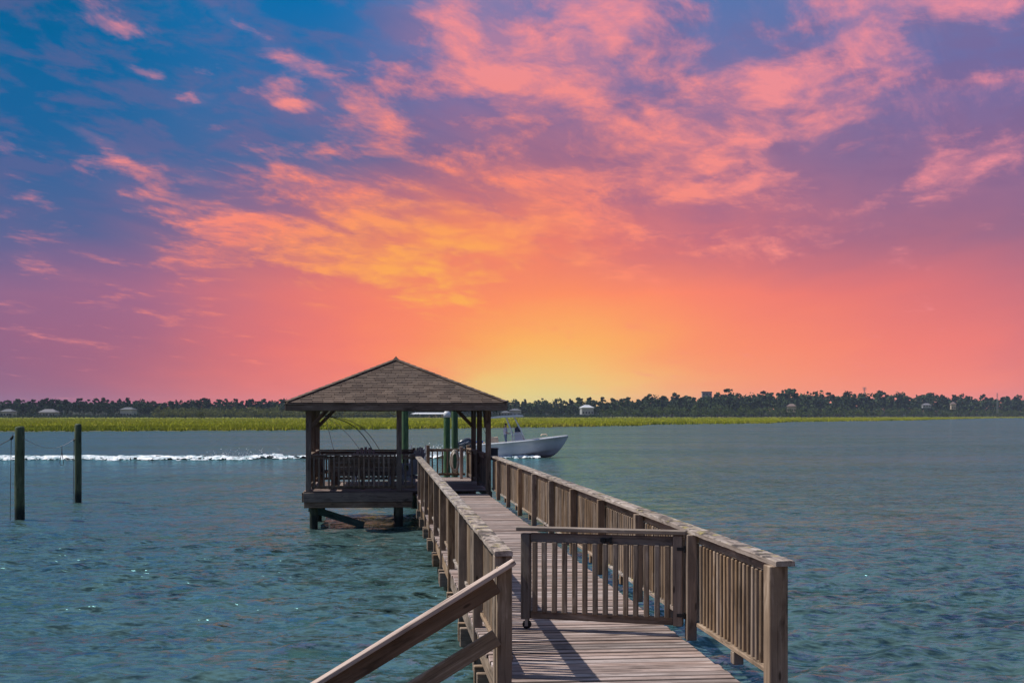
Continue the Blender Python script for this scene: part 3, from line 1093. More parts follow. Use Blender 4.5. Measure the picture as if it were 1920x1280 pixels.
mb.box((0, 0, .10), (.05, .05, .006))
mb.box((0, .021, .065), (.03, .004, .07))
mb.box((0, -.021, .065), (.03, .004, .07))
ca = mb.obj('caster', STEEL, gate, GM @ T(g1 - .05, -.01, 0.0))
mb = MB()
mb.tube([(0, -.016, .044), (0, -.012, .044), (0, .012, .044), (0, .016, .044)], [.034, .042, .042, .034], 16)
mb.obj('wheel', RUBBER, ca, GM @ T(g1 - .05, -.01, 0.0))

# ------------------------------------------------------------------ stair with new handrail at the near end
st = thing('stair_handrail', 'new pale timber handrail sloping down to the left at the near end', 'handrail', (.9, 9.5, .2))
SYp = 9.52
piece('post', (.112, .09, 1.66), T(.912, SYp + .02, .915), 'rail', st)
p0, p1 = Vector((.985, SYp - .06, 1.815)), Vector((-1.45, SYp - .06, .355))
dv = (p1 - p0).normalized()
nv = Vector((-dv.z, 0, dv.x))
nv = nv if nv.z > 0 else -nv


def sloped(name, drop, w_, th, a, b):
    q0, q1 = p0 + dv * a - Vector((0, 0, drop)), p0 + dv * b - Vector((0, 0, drop))
    return beam_between(name, q1, q0, w_, th, {'side_rail': 'newbrown_shaded', 'lower_rail': 'rail'}.get(name, 'new'), st)


LENR = (p1 - p0).length
sloped('hand_rail', .02, .135, .036, 0, LENR)
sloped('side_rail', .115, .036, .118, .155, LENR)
sloped('lower_rail', .50, .036, .125, .155, LENR)
piece('post', (.09, .09, 1.5), T(-1.28, SYp + .02, -.32), 'new', st)
stp = thing('wooden_stair', 'plain timber stair going down to the left off the boardwalk end', 'stair', (0, 8.9, 0))
for k in range(6):
    piece('tread', (.27, 1.1, .036), T(.66 - .27 * k, 8.95, DECK - .165 * (k + 1)), 'deck', stp)
beam_between('stair_stringer', (.85, 9.49, .66), (-1.0, 9.49, -.42), .04, .24, 'rail', stp)
beam_between('stair_stringer', (.85, 8.42, .66), (-1.0, 8.42, -.42), .04, .24, 'rail', stp)

# ------------------------------------------------------------------ gazebo
GX0, GX1, GY0, GY1 = -1.91, 2.74, 32.95, 37.55
FLOOR = 0.945
CXg, CYg = (GX0 + GX1) / 2 - .02, (GY0 + GY1) / 2
gz = thing('gazebo', 'weathered square gazebo with shingled hip roof at the end of the boardwalk', 'gazebo', (CXg, CYg, 0))
y = GY0 + .03
while y < GY1 + .1:
    for (a, b) in ((GX0 - .04, .42), (.425, GX1 + .03)):
        piece('floor_board', (round(b - a, 2), .139, .036), T((a + b) / 2, y, FLOOR - .018 + jit(.002)), 'deck', gz)
    y += .1445
while y < 39.95:
    piece('floor_board', (1.95, .139, .036), T(1.80, y, FLOOR - .018 + jit(.002)), 'deck', gz)
    y += .1445
for y_, n_ in ((GY0 - .075, 0), (GY1 + .13, 1)):
    x1 = 0.80 if n_ == 0 else GX1 + .05
    piece('rim_beam', (round(x1 - GX0 + .06, 2), .05, .245), T((GX0 - .06 + x1) / 2, y_, FLOOR - .155), 'gaz', gz)
    piece('rim_beam', (round(x1 - GX0 + .03, 2), .09, .145), T((GX0 - .06 + x1) / 2, y_ + (.045 if n_ == 0 else -.045), FLOOR - .353), 'gaz', gz)
piece('rim_beam', (.05, round(GY1 - GY0 + .15, 2), .245), T(GX0 - .075, (GY0 + GY1) / 2 + .03, FLOOR - .157), 'gaz', gz)
piece('rim_beam', (.05, round(GY1 - GY0 + 2.4, 2), .245), T(GX1 + .085, (GY0 + GY1) / 2 + 1.2, FLOOR - .157), 'gaz', gz)
piece('rim_beam', (1.95, .05, .245), T(1.80, 39.98, FLOOR - .16), 'gaz', gz)
for x in (-1.72, .46, 2.45):
    for yk in (GY0 + .12, CYg, GY1 - .1):
        pile_obj('pile', x, yk, -1.2, FLOOR - .29, .105, 'pile', gz)
for x in (1.0, 2.6):
    pile_obj('pile', x, 39.7, -1.2, FLOOR - .29, .105, 'pile', gz)
beam_between('brace', (-1.85, GY0 + .28, .50), (-.45, GY0 + .55, .02), .05, .18, 'teal', gz)
# posts
EAVE = 2.996
PW = .135
POSTS = [(GX0 + .065, GY0 + .03), (.455, GY0 + .03), (GX1 + .01, GY0 + .03),
         (GX0 + .065, GY1 - .04), (GX1 - .045, GY1 - .04), (GX1 - .045, CYg), (GX0 + .065, CYg)]
for i, (x, y) in enumerate(POSTS):
    low = FLOOR - .34 if i in (0, 2) else FLOOR
    piece('post', (PW, PW if i not in (1,) else .12, round(EAVE + .10 - low, 2)), T(x, y, (EAVE + .10 + low) / 2) @ RZ(jit(.02)), 'gaz', gz)
# plates and knee braces
piece('plate_beam', (GX1 - GX0 + .06, .09, .20), T(CXg + .01, GY0 + .03, EAVE + .205), 'gaz', gz)
piece('plate_beam', (GX1 - GX0 + .06, .09, .20), T(CXg + .01, GY1 - .04, EAVE + .205), 'gaz', gz)
piece('plate_beam', (.09, GY1 - GY0 - .2, .20), T(GX0 + .065, CYg, EAVE + .203), 'gaz', gz)
piece('plate_beam', (.09, GY1 - GY0 - .2, .20), T(GX1 - .045, CYg, EAVE + .203), 'gaz', gz)
for (x, y, sx, sy) in ((GX0 + .065, GY0 + .03, 1, 0), (GX0 + .065, GY0 + .03, 0, 1), (GX0 + .065, GY1 - .04, 1, 0), (GX0 + .065, GY1 - .04, 0, -1),
                       (GX1 - .045, GY1 - .04, -1, 0), (GX1 - .045, GY1 - .04, 0, -1), (GX1 - .045, GY0 + .03, 0, 1)):
    beam_between('knee_brace', (x + sx * .05, y + sy * .05, EAVE - .42), (x + sx * .52, y + sy * .52, EAVE + .06), .085, .10, 'gaz', gz)

# roof: deck pyramid, fascia, shingles
OV = .475
RX0, RX1, RY0, RY1 = GX0 - OV + .0, GX1 + OV - .03, GY0 - OV, GY1 + OV
ZT, ZA = EAVE + .185, 4.37
RCX, RCY = (RX0 + RX1) / 2, (RY0 + RY1) / 2
ROOFM = wm_('gaz', 0)
mb = MB()
mb.add([(RX0, RY0, ZT), (RX1, RY0, ZT), (RX1, RY1, ZT), (RX0, RY1, ZT), (RCX, RCY, ZA)],
       [(0, 1, 4), (1, 2, 4), (2, 3, 4), (3, 0, 4)])
ri = .05
mb.add([(RX0 + ri, RY0 + ri, ZT - .012), (RX1 - ri, RY0 + ri, ZT - .012), (RX1 - ri, RY1 - ri, ZT - .012), (RX0 + ri, RY1 - ri, ZT - .012), (RCX, RCY, ZA - .06)],
       [(1, 0, 4), (2, 1, 4), (3, 2, 4), (0, 3, 4)])
roof = mb.obj('roof', ROOFM, gz)
for (p, q) in (((RX0, RY0), (RX1, RY0)), ((RX0, RY1), (RX1, RY1))):
    beam_between('fascia', (p[0] - .012, p[1] + .0, EAVE + .075), (q[0] + .012, q[1], EAVE + .075), .036, .15, 'gaz', gz)
    beam_between('drip_board', (p[0] - .03, p[1] + (-.012 if p[1] == RY0 else .012), EAVE + .168), (q[0] + .03, q[1] + (-.012 if p[1] == RY0 else .012), EAVE + .168), .06, .03, 'gaz', gz)
for x in (RX0, RX1):
    beam_between('fascia', (x, RY0 + .02, EAVE + .076), (x, RY1 - .02, EAVE + .076), .036, .148, 'gaz', gz)
for k in range(9):
    x = RX0 + (RX1 - RX0) * (k + .5) / 9
    hgt = min(1.0, 1 - abs(x - RCX) / (RX1 - RX0) * 2)
    beam_between('rafter', (x, RY0 + .06, ZT - .10), (x, RY0 + .06 + (RCY - RY0 - .1) * hgt, ZT - .10 + (ZA - ZT) * hgt * .96), .04, .12, 'gaz', gz)

m, t, b = new_mat('asphalt_shingle')
oi = t.node('ShaderNodeObjectInfo')
g = t.node('ShaderNodeNewGeometry')
nz = t.noise(g.outputs['Position'], 1.2, 4, 0.6)
gr = t.noise(g.outputs['Position'], 160.0, 2, 0.6)
pv = t.node('ShaderNodeVectorMath', operation='SNAP')
t.put(pv.inputs[0], g.outputs['Position'])
pv.inputs[1].default_value = (.29, .29, .062)
wn_ = t.node('ShaderNodeTexWhiteNoise')
t.put(wn_.inputs[0], pv.outputs[0])
c = t.ramp(oi.outputs['Random'], [(0.0, (.080, .055, .042)), (0.5, (.135, .096, .072)), (1.0, (.20, .145, .11))]).outputs[0]
c = t.mix(t.rng(nz.outputs[0], .35, .7, 0, .5), c, (.075, .060, .052))
c = t.mix(t.math('MULTIPLY', gr.outputs[0], .5), c, (.06, .047, .040))
t.put(b.inputs['Base Color'], c)
b.inputs['Roughness'].default_value = 0.95
b.inputs['Specular IOR Level'].default_value = 0.15
MATS['shingle'] = m
HW = (RX1 - RX0) / 2
HD = (RY1 - RY0) / 2
NR = 25
stuffmb = MB()
for face in range(4):
    # face frame: local x along the eave, local y up the slope
    half, run = (HW, HD) if face % 2 == 0 else (HD, HW)
    rise = ZA - ZT
    sl = math.hypot(run, rise)
    pit = math.atan2(rise, run)
    F = T(RCX, RCY, 0) @ RZ(face * math.pi / 2) @ T(0, -run, ZT) @ RX(pit)
    for r in range(NR):
        s0 = sl * r / NR - .03
        wr = half * (1 - max(0, (r + .25)) / NR)
        x = -wr - random.uniform(0, .26)
        while x < wr:
            a, b_ = max(x, -wr), min(x + .262, wr)
            x += .268
            wdt = round((b_ - a) / .02) * .02
            if wdt < .04: continue
            M = F @ T((a + b_) / 2, s0 + .082 + jit(.006), .020) @ RX(-.10 + jit(.02)) @ RZ(jit(.008))
            if face == 0:
                piece('shingle', (wdt, .165, .014), M, 'shingle', roof)
            else:
                stuffmb.box((0, 0, 0), (wdt, .165, .014), M)
o = stuffmb.obj('shingle_courses', MATS['shingle'], roof)
o['kind'] = 'stuff'
for (x, y) in ((RX0, RY0), (RX1, RY0), (RX1, RY1), (RX0, RY1)):
    p, q = Vector((x, y, ZT + .03)), Vector((RCX, RCY, ZA + .035))
    n = 17
    for k in range(n):
        a, b_ = p.lerp(q, k / n), p.lerp(q, min(1, (k + 1.35) / n))
        d = b_ - a
        M = T(*((a + b_) / 2 + Vector((0, 0, .004)))) @ RZ(math.atan2(d.y, d.x)) @ RY(-math.atan2(d.z, math.hypot(d.x, d.y)) + .035)
        piece('hip_shingle', (.29, .17, .022), M, 'shingle', roof)
mb = MB()
mb.add([(-.13, -.13, 0), (.13, -.13, 0), (.13, .13, 0), (-.13, .13, 0), (0, 0, .16)], [(0, 1, 4), (1, 2, 4), (2, 3, 4), (3, 0, 4), (0, 3, 2, 1)])
mb.obj('peak_cap', MATS['shingle'], roof, T(RCX, RCY, ZA - .03))


# gazebo railings


def rail_run(t, p, q, kind, top, floor, spacing=.122, cap=True, low=.10, capw=.14):
    p, q = Vector((*p, 0)), Vector((*q, 0))
    d = q - p
    L = d.length
    yaw = math.atan2(d.y, d.x)
    F = T(p.x, p.y, floor) @ RZ(yaw)
    if cap: piece('rail_cap', (round(L, 2), capw, .038), F @ T(L / 2, 0, top), 'gaz', t)
    piece('top_rail', (round(L, 2), .038, .088), F @ T(L / 2, 0, top - .07), kind, t)
    piece('lower_rail', (round(L, 2), .038, .075), F @ T(L / 2, 0, low), kind, t)
    n = int(L / spacing)
    for k in range(n):
        piece('baluster', (.045, .036, round(top - low - .05, 2)), F @ T(L * (k + .5) / n, -.038, (top + low) / 2 - .03) @ RY(jit(.005)), kind, t)


rail_run(gz, (GX0 + .14, GY0 + .03), (.38, GY0 + .03), 'gaz', .92, FLOOR)
rail_run(gz, (.53, GY0 + .035), (XL - .06, GY0 + .035), 'gaz', .92, FLOOR)
rail_run(gz, (GX0 + .065, CYg - .07), (GX0 + .065, GY0 + .10), 'gaz', .92, FLOOR)
rail_run(gz, (GX0 + .065, GY1 - .11), (GX0 + .065, CYg + .07), 'gaz', .92, FLOOR)
rail_run(gz, (.95, GY1 - .04), (GX0 + .14, GY1 - .04), 'gaz', .92, FLOOR)
rail_run(gz, (GX1 - .045, GY0 + .10), (GX1 - .045, CYg - .07), 'gaz', .92, FLOOR, .085)
rail_run(gz, (GX1 - .045, CYg + .07), (GX1 - .045, GY1 - .11), 'gaz', .92, FLOOR, .085)
rail_run(gz, (GX1 - .045, GY1 + .04), (GX1 - .045, 39.8), 'gaz', .90, FLOOR, .12)
rail_run(gz, (1.50, 39.86), (GX1 - .14, 39.86), 'gaz', .92, FLOOR, .15, False, .10)
for x in (1.45, GX1 - .045):
    piece('rail_post', (.10, .10, 1.0), T(x, 39.86, FLOOR + .5), 'rail', gz)
piece('rail_post', (.09, .09, .98), T(2.42, 38.9, FLOOR + .49), 'new', gz)
piece('rail_post', (.09, .09, .98), T(.95, GY1 - .04, FLOOR + .49), 'gaz', gz)

# ------------------------------------------------------------------ things in and round the gazebo
def bench(label, x, y, rz, L):
    t = thing('bench', label, 'bench', (x, y, FLOOR), rz, 'benches inside the gazebo')
    M = WM[t.name]
    for i in range(3):
        piece('seat_slat', (L, .135, .035), M @ T(0, .10 + .145 * i, .43), 'gaz', t)
    for i in range(4):
        piece('back_slat', (L, .03, .115), M @ T(0, .01 - .022 * i, .40 + .12 * i) @ RX(.12), 'gaz', t)
    for sx in (-L / 2 + .12, 0, L / 2 - .12):
        piece('leg', (.09, .09, .41), M @ T(sx, .42, .205), 'gaz', t)
        piece('back_leg', (.09, .07, .84), M @ T(sx, .005, .42) @ RX(.07), 'gaz', t)
    return t


bench('dark slatted bench with its back to the front rail of the gazebo', -.48, GY0 + .75, 0, 1.8)
bench('dark bench along the left rail inside the gazebo', GX0 + .30, GY0 + 1.6, -math.pi / 2, 1.5)
GREYW = plain('grey_painted_slat', (.36, .37, .38), 0.7)


def adirondack(label, x, y, rz):
    t = thing('adirondack_chair', label, 'chair', (x, y, FLOOR), rz, 'grey slatted chairs in the gazebo')
    M = WM[t.name]
    mb = MB()
    for k in range(7):                       # fan back, tallest in the middle
        a = (k - 3) * .055
        h = .82 - .035 * (k - 3) ** 2 * .55
        mb.box((0, 0, h / 2), (.078, .018, h), T((k - 3) * .072, -.22, .26) @ RX(.32) @ RY(a))
    mb.obj('back', GREYW, t, M)
    mb = MB()
    for k in range(5):
        mb.box((0, 0, 0), (.52, .085, .018), T(0, -.15 + .095 * k, .27 + .028 * k))
    mb.obj('seat', GREYW, t, M)
    for s in (-1, 1):
        MB().box((0, 0, 0), (.12, .72, .02), T(s * .33, .06, .55)).obj('arm', GREYW, t, M)
        MB().box((0, 0, 0), (.03, .10, .54), T(s * .29, .33, .27)).obj('leg', GREYW, t, M)
        MB().box((0, 0, 0), (.03, .95, .10), T(s * .26, -.02, .22) @ RX(.28)).obj('back_leg', GREYW, t, M)
    return t


adirondack('grey fan-backed chair showing its top above the bench', -.50, GY1 - .85, rad(8))
adirondack('grey fan-backed chair beside the boardwalk opening, half side-on', .98 - .28, GY1 - 1.2, rad(55))
BLUEBLK = plain('dark_box_paint', (.022, .024, .032), 0.6)
t = thing('storage_box', 'dark box fixed outside the right front post of the gazebo', 'box', (GX1 + .17, GY0 + .28, CAPZ - .13))
M = WM[t.name]
MB().box((0, 0, .14), (.20, .34, .28)).obj('case', BLUEBLK, t, M)
MB().box((0, 0, .295), (.23, .38, .03)).obj('lid', BLUEBLK, t, M)

# coil of pale hose on the platform rail
HOSE = plain('pale_hose', (.42, .38, .32), 0.7)
t = thing('hose_coil', 'pale coil of hose hanging on the rail behind the gazebo', 'hose', (2.26, 39.62, FLOOR + .12))
mb = MB()
for k in range(7):
    pts = []
    ww, hh = .11 + jit(.03), .30 + jit(.05)
    for i in range(19):
        q = 2 * math.pi * i / 18
        pts.append((math.cos(q) * ww + jit(.006), -.03 * k + .02 * math.sin(q * 2), .40 + math.sin(q) * hh + jit(.006)))
    mb.tube(pts, .016, 6)
mb.obj('coil', HOSE, t, WM[t.name], True)
MB().box((0, 0.02, .72), (.05, .16, .05)).obj('hook', BLACK, t, WM[t.name])

ALU = plain('aluminium', (.62, .63, .65), 0.35, 0.9, var=0.05)
t = thing('gangway', 'aluminium gangway with handrails going down behind the gazebo', 'gangway', (1.2, 40.0, FLOOR))
M = WM[t.name]
for sx in (-.28, .18):
    mb = MB()
    mb.tube([(sx, 0, .98), (sx, 3.2, .25)], .024, 8)
    mb.tube([(sx, 0, .5), (sx, 3.2, -.23)], .018, 8)
    for k in range(6):
        y_ = 3.2 * k / 5
        mb.tube([(sx, y_, .02 - .73 * y_ / 3.2), (sx, y_, .98 - .73 * y_ / 3.2)], .02, 8)
    mb.obj('handrail', ALU, t, M)
mb = MB()
mb.add([(-.3, 0, 0), (.2, 0, 0), (.2, 3.2, -.73), (-.3, 3.2, -.73), (-.3, 0, -.06), (.2, 0, -.06), (.2, 3.2, -.79), (-.3, 3.2, -.79)],
       [(0, 1, 2, 3), (7, 6, 5, 4), (0, 4, 5, 1), (1, 5, 6, 2), (2, 6, 7, 3), (3, 7, 4, 0)])
mb.obj('ramp_deck', ALU, t, M)
fd = thing('floating_dock', 'low floating dock below the gangway behind the gazebo', 'dock', (0.9, 43.4, 0))
for k in range(16):
    piece('plank', (2.6, .139, .036), T(1.0, 42.9 + .1445 * k, .20), 'deck', fd)
piece('float', (2.5, 2.3, .28), T(1.0, 44.0, .04), 'rail', fd)
t = thing('ladder_rail', 'thin grey metal hoop beyond the left railing top', 'rail', (.72, 38.6, 0.0))
mb = MB()
mb.tube([(-.45, 0, 1.72), (-.02, 0, 1.74), (.0, 0, 1.71), (0, 0, .9), (0, 0, .2)], .022, 8)
mb.tube([(-.45, 0, 1.72), (-.45, 0, .2)], .022, 8)
mb.tube([(-.45, 0, .9), (0, 0, .9)], .015, 6)
mb.obj('hoop', STEEL, t, WM[t.name])

# dock pilings behind the gazebo
WCAP = plain('white_cap', (.72, .72, .70), 0.5)


def piling(label, x, y, top, r, kind, cap, group='tall pilings behind the gazebo'):
    t = thing('dock_piling', label, 'piling', (x, y, 0), group=group)
    pile_obj('shaft', x, y, -1.3, top, r, kind, t, 18)
    if cap:
        MB().tube([(0, 0, -.12), (0, 0, .0), (0, 0, .05), (0, 0, .16)], [r * 1.06, r * 1.06, r * 1.02, r * .15], 18).obj('cap', WCAP, t, T(x, y, top), True)
    return t


def at(px, d):
    r = (px - 960) / 2400.0 * d
    return (r * CY + d * SY, -r * SY + d * CY)


piling('thick green piling just right of the middle front post of the gazebo', *at(759.5, 42.5), 3.75, .115, 'green', False)
piling('slim piling with white cap hidden behind the gazebo middle post', *at(750.5, 46.5), 2.92, .115, 'green', True)
piling('green piling with white conical cap left of its taller neighbour', *at(838.2, 45.5), 2.92, .118, 'green', True)
piling('plain green piling rising past the eave beside the capped one', *at(852.6, 41.2), 3.6, .105, 'green', False)

# mooring piles in the open water on the left
ROPE = plain('grey_rope', (.12, .11, .10), 0.9)
PALE = plain('pale_line', (.45, .43, .42), 0.8)
ax_, ay_ = at(37, 35.1)
bx_, by_ = at(146.5, 42.4)
piling('nearer thick mooring pile at the left edge of the picture', ax_, ay_, 2.54, .132, 'pile', False, 'mooring piles in the open water')
piling('farther slimmer mooring pile standing right of the thick one', bx_, by_, 2.56, .113, 'pile', False, 'mooring piles in the open water')


def line_thing(name, label, pts, r, mat, cat='rope', extra=None):
    t = thing(name, label, cat, pts[0])
    mb = MB()
    mb.tube(pts, r, 6)
    mb.obj('line', mat, t)
    if extra: extra(t)
    return t


def block_at(p):
    def f(t):
        mb = MB()
        mb.tube([(p[0] - .02, p[1], p[2] - .05), (p[0] + .02, p[1], p[2]), (p[0] + .05, p[1], p[2] + .06)], [.03, .04, .02], 8)
        mb.obj('pulley_block', BLACK, t)
        ring = [(p[0] + .07 + .035 * math.cos(q), p[1], p[2] + .10 + .05 * math.sin(q)) for q in np.linspace(0, 6.283, 13)]
        MB().tube(ring, .008, 5).obj('ring', STEEL, t)
    return f


pA = (ax_ - .22, ay_ - .02, 2.26)
line_thing('hanging_line', 'thin dark line hanging to the water beside the nearer mooring pile', [(pA[0], pA[1], 2.2), (pA[0] - .02, pA[1], 1.0), (pA[0] - .03, pA[1], -.15)], .009, ROPE, 'line', block_at(pA))
line_thing('mooring_rope', 'dark rope running from the nearer pile off the left edge', [(pA[0] + .02, pA[1], 2.24), (pA[0] - .7, pA[1] + .1, 1.86), (pA[0] - 2.6, pA[1] + .4, 1.1)], .011, ROPE)
pB = (bx_ - .13, by_ - .02, 2.08)
line_thing('hanging_line', 'thin dark line hanging to the water beside the farther mooring pile', [(pB[0], pB[1], 2.02), (pB[0] - .01, pB[1], 1.0), (pB[0] - .03, pB[1], -.15)], .010, ROPE, 'line', block_at(pB))
sag = []
A_, B_ = Vector((ax_ + .12, ay_ + .05, 2.22)), Vector((bx_ - .1, by_, 2.10))
for i in range(13):
    f = i / 12
    p = A_.lerp(B_, f)
    p.z -= .28 * math.sin(math.pi * f)
    sag.append(tuple(p))
line_thing('sagging_line', 'pale sagging line strung between the two mooring piles', sag, .007, PALE, 'line')
hp = A_.lerp(B_, .70)
hp.z -= .22
mb = MB()
mb.tube([(0, 0, 0), (0, 0, -.18), (-.06, 0, -.52), (-.05, 0, -.60), (.05, 0, -.60), (.05, 0, -.52), (0, 0, -.18)], .011, 6)
t = thing('rope_loop', 'small dark loop hanging from the line between the mooring piles', 'rope', tuple(hp))
mb.obj('loop', ROPE, t, WM[t.name])

# thin curved lines from the gazebo corner down to the rear rail
GREYL = plain('grey_line', (.20, .20, .22), 0.6)
for k, (xe, bow, mat, r, lab) in enumerate([
        (-1.30, .00, PALE, .007, 'leftmost thin pale line slanting from the gazebo corner brace'),
        (-.42, .10, PALE, .007, 'second thin pale line slanting across the gazebo opening'),
        (-.10, .26, BLACK, .013, 'thicker dark curved line dropping to the gazebo rear rail'),
        (.12, .30, GREYL, .009, 'outermost curved grey line dropping to the gazebo rear rail')]):
    a, b_ = Vector((-1.62, GY1 - .15, 2.86)), Vector((xe, GY1 - .02, FLOOR + .62))
    pts = []
    for i in range(15):
        f = i / 14
        p = a.lerp(b_, f)
        p.z += bow * math.sin(math.pi * f) * 1.1
        p.x += bow * .5 * math.sin(math.pi * f)
        pts.append(tuple(p))
    line_thing('curved_line', lab, pts, r, mat, 'line')

# ------------------------------------------------------------------ motor boat
bx0, by0 = at(886, 87.5)
BMX = T(bx0, by0, 0.02) @ RZ(-rad(YAW + .5)) @ RY(rad(-3.0))
boat = thing('motor_boat', 'white centre-console motor boat speeding to the right behind the gazebo', 'boat', M=BMX)
m, t, b = new_mat('gelcoat')
gg = t.node('ShaderNodeTexCoord')
sp = t.node('ShaderNodeSeparateXYZ')
t.put(sp.inputs[0], gg.outputs['Object'])
gn = t.noise(gg.outputs['Object'], 2.0, 3, 0.5)
cc = t.mix(t.rng(gn.outputs[0], .3, .7), (.52, .56, .58), (.60, .63, .64))
t.put(b.inputs['Base Color'], cc)
b.inputs['Roughness'].default_value = 0.25
GEL = m
CREAM = plain('cream_vinyl', (.70, .54, .38), 0.6)
TUBEW = plain('white_tube', (.82, .81, .78), 0.35)
DGLASS = plain('tinted_screen', (.015, .025, .03), 0.08, spec=0.7)
BLUEC = plain('blue_cloth', (.05, .10, .35), 0.8)
Lb = 6.6
BRIGHT = plain('bright_gelcoat', (.80, .77, .72), .3, var=.04)
NS = 26
mb = MB()
ring = []
for i in range(NS + 1):
    f = i / NS
    x = Lb * f
    bs = 1.22 * (1 - max(0, (f - .45) / .55) ** 2.6) + .0
    bs = max(bs, .015)
    zs = .88 + .10 * f + .28 * max(0, f - .25) ** 1.5
    stem = max(0, (f - .80) / .20)
    zk = -.28 + (zs - .10 + .28) * stem ** 1.6 * .98
    bc = 1.08 * (1 - max(0, (f - .35) / .58) ** 2.0)
    bc = max(bc, .008)
    zc = .04 + .42 * max(0, f - .30) ** 1.3
    zc = max(zc, zk + .02)
    zc = min(zc, zs - .06)
    # spray rail + flare
    half = [(0, zk), (bc * .5, zk * .5 + zc * .5 - .03), (bc, zc), (bc + .04 * (1 - stem), zc + .02),
            ((bc + bs) * .5 - .05 * f * (1 - stem), (zc + zs) * .5), (bs - .02, zs - .10), (bs + .025, zs - .085), (bs + .025, zs - .01), (bs - .06, zs + .01),
            (max(bs - .24, 0.0), zs + .005)]
    ring.append([(x, -yy, zz) for yy, zz in reversed(half)] + [(x, yy, zz) for yy, zz in half[1:]])
nr = len(ring[0])
for r_ in ring: mb.v += r_
for i in range(NS):
    for k in range(nr - 1):
        mb.f.append((i * nr + k, (i + 1) * nr + k, (i + 1) * nr + k + 1, i * nr + k + 1))
        mb.m.append(0)
mb.f.append(tuple(range(nr)))
mb.m.append(0)
hull = mb.obj('hull', GEL, boat, BMX, True)
# cockpit sole and foredeck
mb = MB()
for i in range(NS):
    a, b_ = ring[i], ring[i + 1]
    za = .42 if i < NS * .70 else a[0][2] - .02
    zb = .42 if i + 1 < NS * .70 else b_[0][2] - .02
    mb.add([(a[0][0], a[0][1], za), (b_[0][0], b_[0][1], zb), (b_[0][0], -b_[0][1], zb), (a[0][0], -a[0][1], za)], [(0, 1, 2, 3)])
    for sgn in (1, -1):
        mb.add([(a[0][0], sgn * a[0][1], za), (b_[0][0], sgn * b_[0][1], zb), (b_[0][0], sgn * b_[0][1], b_[0][2]), (a[0][0], sgn * a[0][1], a[0][2])], [(0, 1, 2, 3)])
mb.obj('deck', GEL, boat, BMX)
# rub rail
mb = MB()
for s in (-1, 1):
    mb.tube([(Lb * i / NS, s * (abs(ring[i][3][1]) + .008), ring[i][3][2] + .03) for i in range(NS + 1)], .022, 6)
mb.obj('rub_rail', TUBEW, boat, BMX, True)
# console
mb = MB()
mb.add([(2.9, -.45, .42), (3.75, -.40, .42), (3.75, .40, .42), (2.9, .45, .42), (2.95, -.42, 1.55), (3.35, -.36, 1.55), (3.35, .36, 1.55), (2.95, .42, 1.55)],
       [(0, 1, 5, 4), (1, 2, 6, 5), (2, 3, 7, 6), (3, 0, 4, 7), (4, 5, 6, 7)])
con = mb.obj('console', BRIGHT, boat, BMX)
mb = MB()
mb.add([(2.98, -.44, 1.56), (3.42, -.38, 1.56), (3.22, -.36, 1.98), (2.98, -.42, 1.80), (2.98, .44, 1.56), (3.42, .38, 1.56), (3.22, .36, 1.98), (2.98, .42, 1.80)],
       [(0, 1, 2, 3), (4, 7, 6, 5), (1, 5, 6, 2)])
mb.obj('windshield', DGLASS, con, BMX)
mb = MB()
mb.tube([(2.80 + .05 * math.sin(q), .19 * math.cos(q) - .05, 1.42 + .19 * math.sin(q)) for q in np.linspace(0, 6.283, 17)], .016, 6)
mb.obj('steering_wheel', BLACK, con, BMX)
# hard top on four legs
mb = MB()
prof = [(1.15, .0), (1.25, .05), (2.2, .10), (3.3, .10), (3.55, .06), (3.62, .02)]
pv = []
for s in (-1, 1):
    for x, z in prof: pv.append((x, s * .98, 2.62 + z))
    for x, z in reversed(prof): pv.append((x, s * .98, 2.54 + z * .4))
n_ = len(prof) * 2
fs = [tuple(range(n_ - 1, -1, -1)), tuple(range(n_, 2 * n_))]
for k in range(n_): fs.append((k, (k + 1) % n_, n_ + (k + 1) % n_, n_ + k))
mb.add(pv, fs)
tt_ = mb.obj('hard_top', BRIGHT, boat, BMX)
for s in (-1, 1):
    MB().tube([(3.62, s * .48, .95), (3.42, s * .52, 1.6), (2.95, s * .60, 2.64)], .046, 8).obj('top_leg', TUBEW, boat, BMX, True)
    MB().tube([(2.86, s * .50, .45), (2.78, s * .54, 1.5), (2.42, s * .62, 2.64)], .046, 8).obj('top_leg', TUBEW, boat, BMX, True)
    MB().tube([(2.80, s * .535, 1.35), (3.46, s * .51, 1.48)], .024, 6).obj('top_brace', TUBEW, boat, BMX)
# leaning post, seats and small gear
mb = MB()
mb.box((1.55, 0, .80), (.55, 1.0, .72))
mb.box((1.52, 0, 1.22), (.55, 1.06, .14))
mb.box((1.28, 0, 1.45), (.12, 1.0, .42))
mb.obj('leaning_seat', CREAM, boat, BMX)
mb = MB()
mb.box((.55, 0, .72), (.6, 1.7, .5))
mb.obj('stern_seat', CREAM, boat, BMX)
mb = MB()
mb.box((.55, -.5, 1.02), (.5, .5, .12))
mb.obj('blue_towel', BLUEC, boat, BMX)
mb = MB()
mb.tube([(4.75, -.5, 1.22), (4.8, -.45, 1.30), (5.1, -.4, 1.30), (5.15, -.35, 1.22)], .05, 6)
mb.obj('bow_cushion', CREAM, boat, BMX)
mb = MB()
mb.tube([(1.15, -.75, .95), (1.02, -.8, 1.5), (.72, -.85, 2.3), (.55, -.88, 2.75)], [.022, .016, .010, .005], 6)
mb.tube([(1.10, -.72, 1.25), (1.10, -.78, 1.35)], .05, 6)
mb.obj('fishing_rod', BLACK, boat, BMX)
mb = MB()
mb.tube([(1.18, .7, .9), (1.22, .7, 1.2), (1.2, .7, 1.75)], [.10, .10, .05], 8)
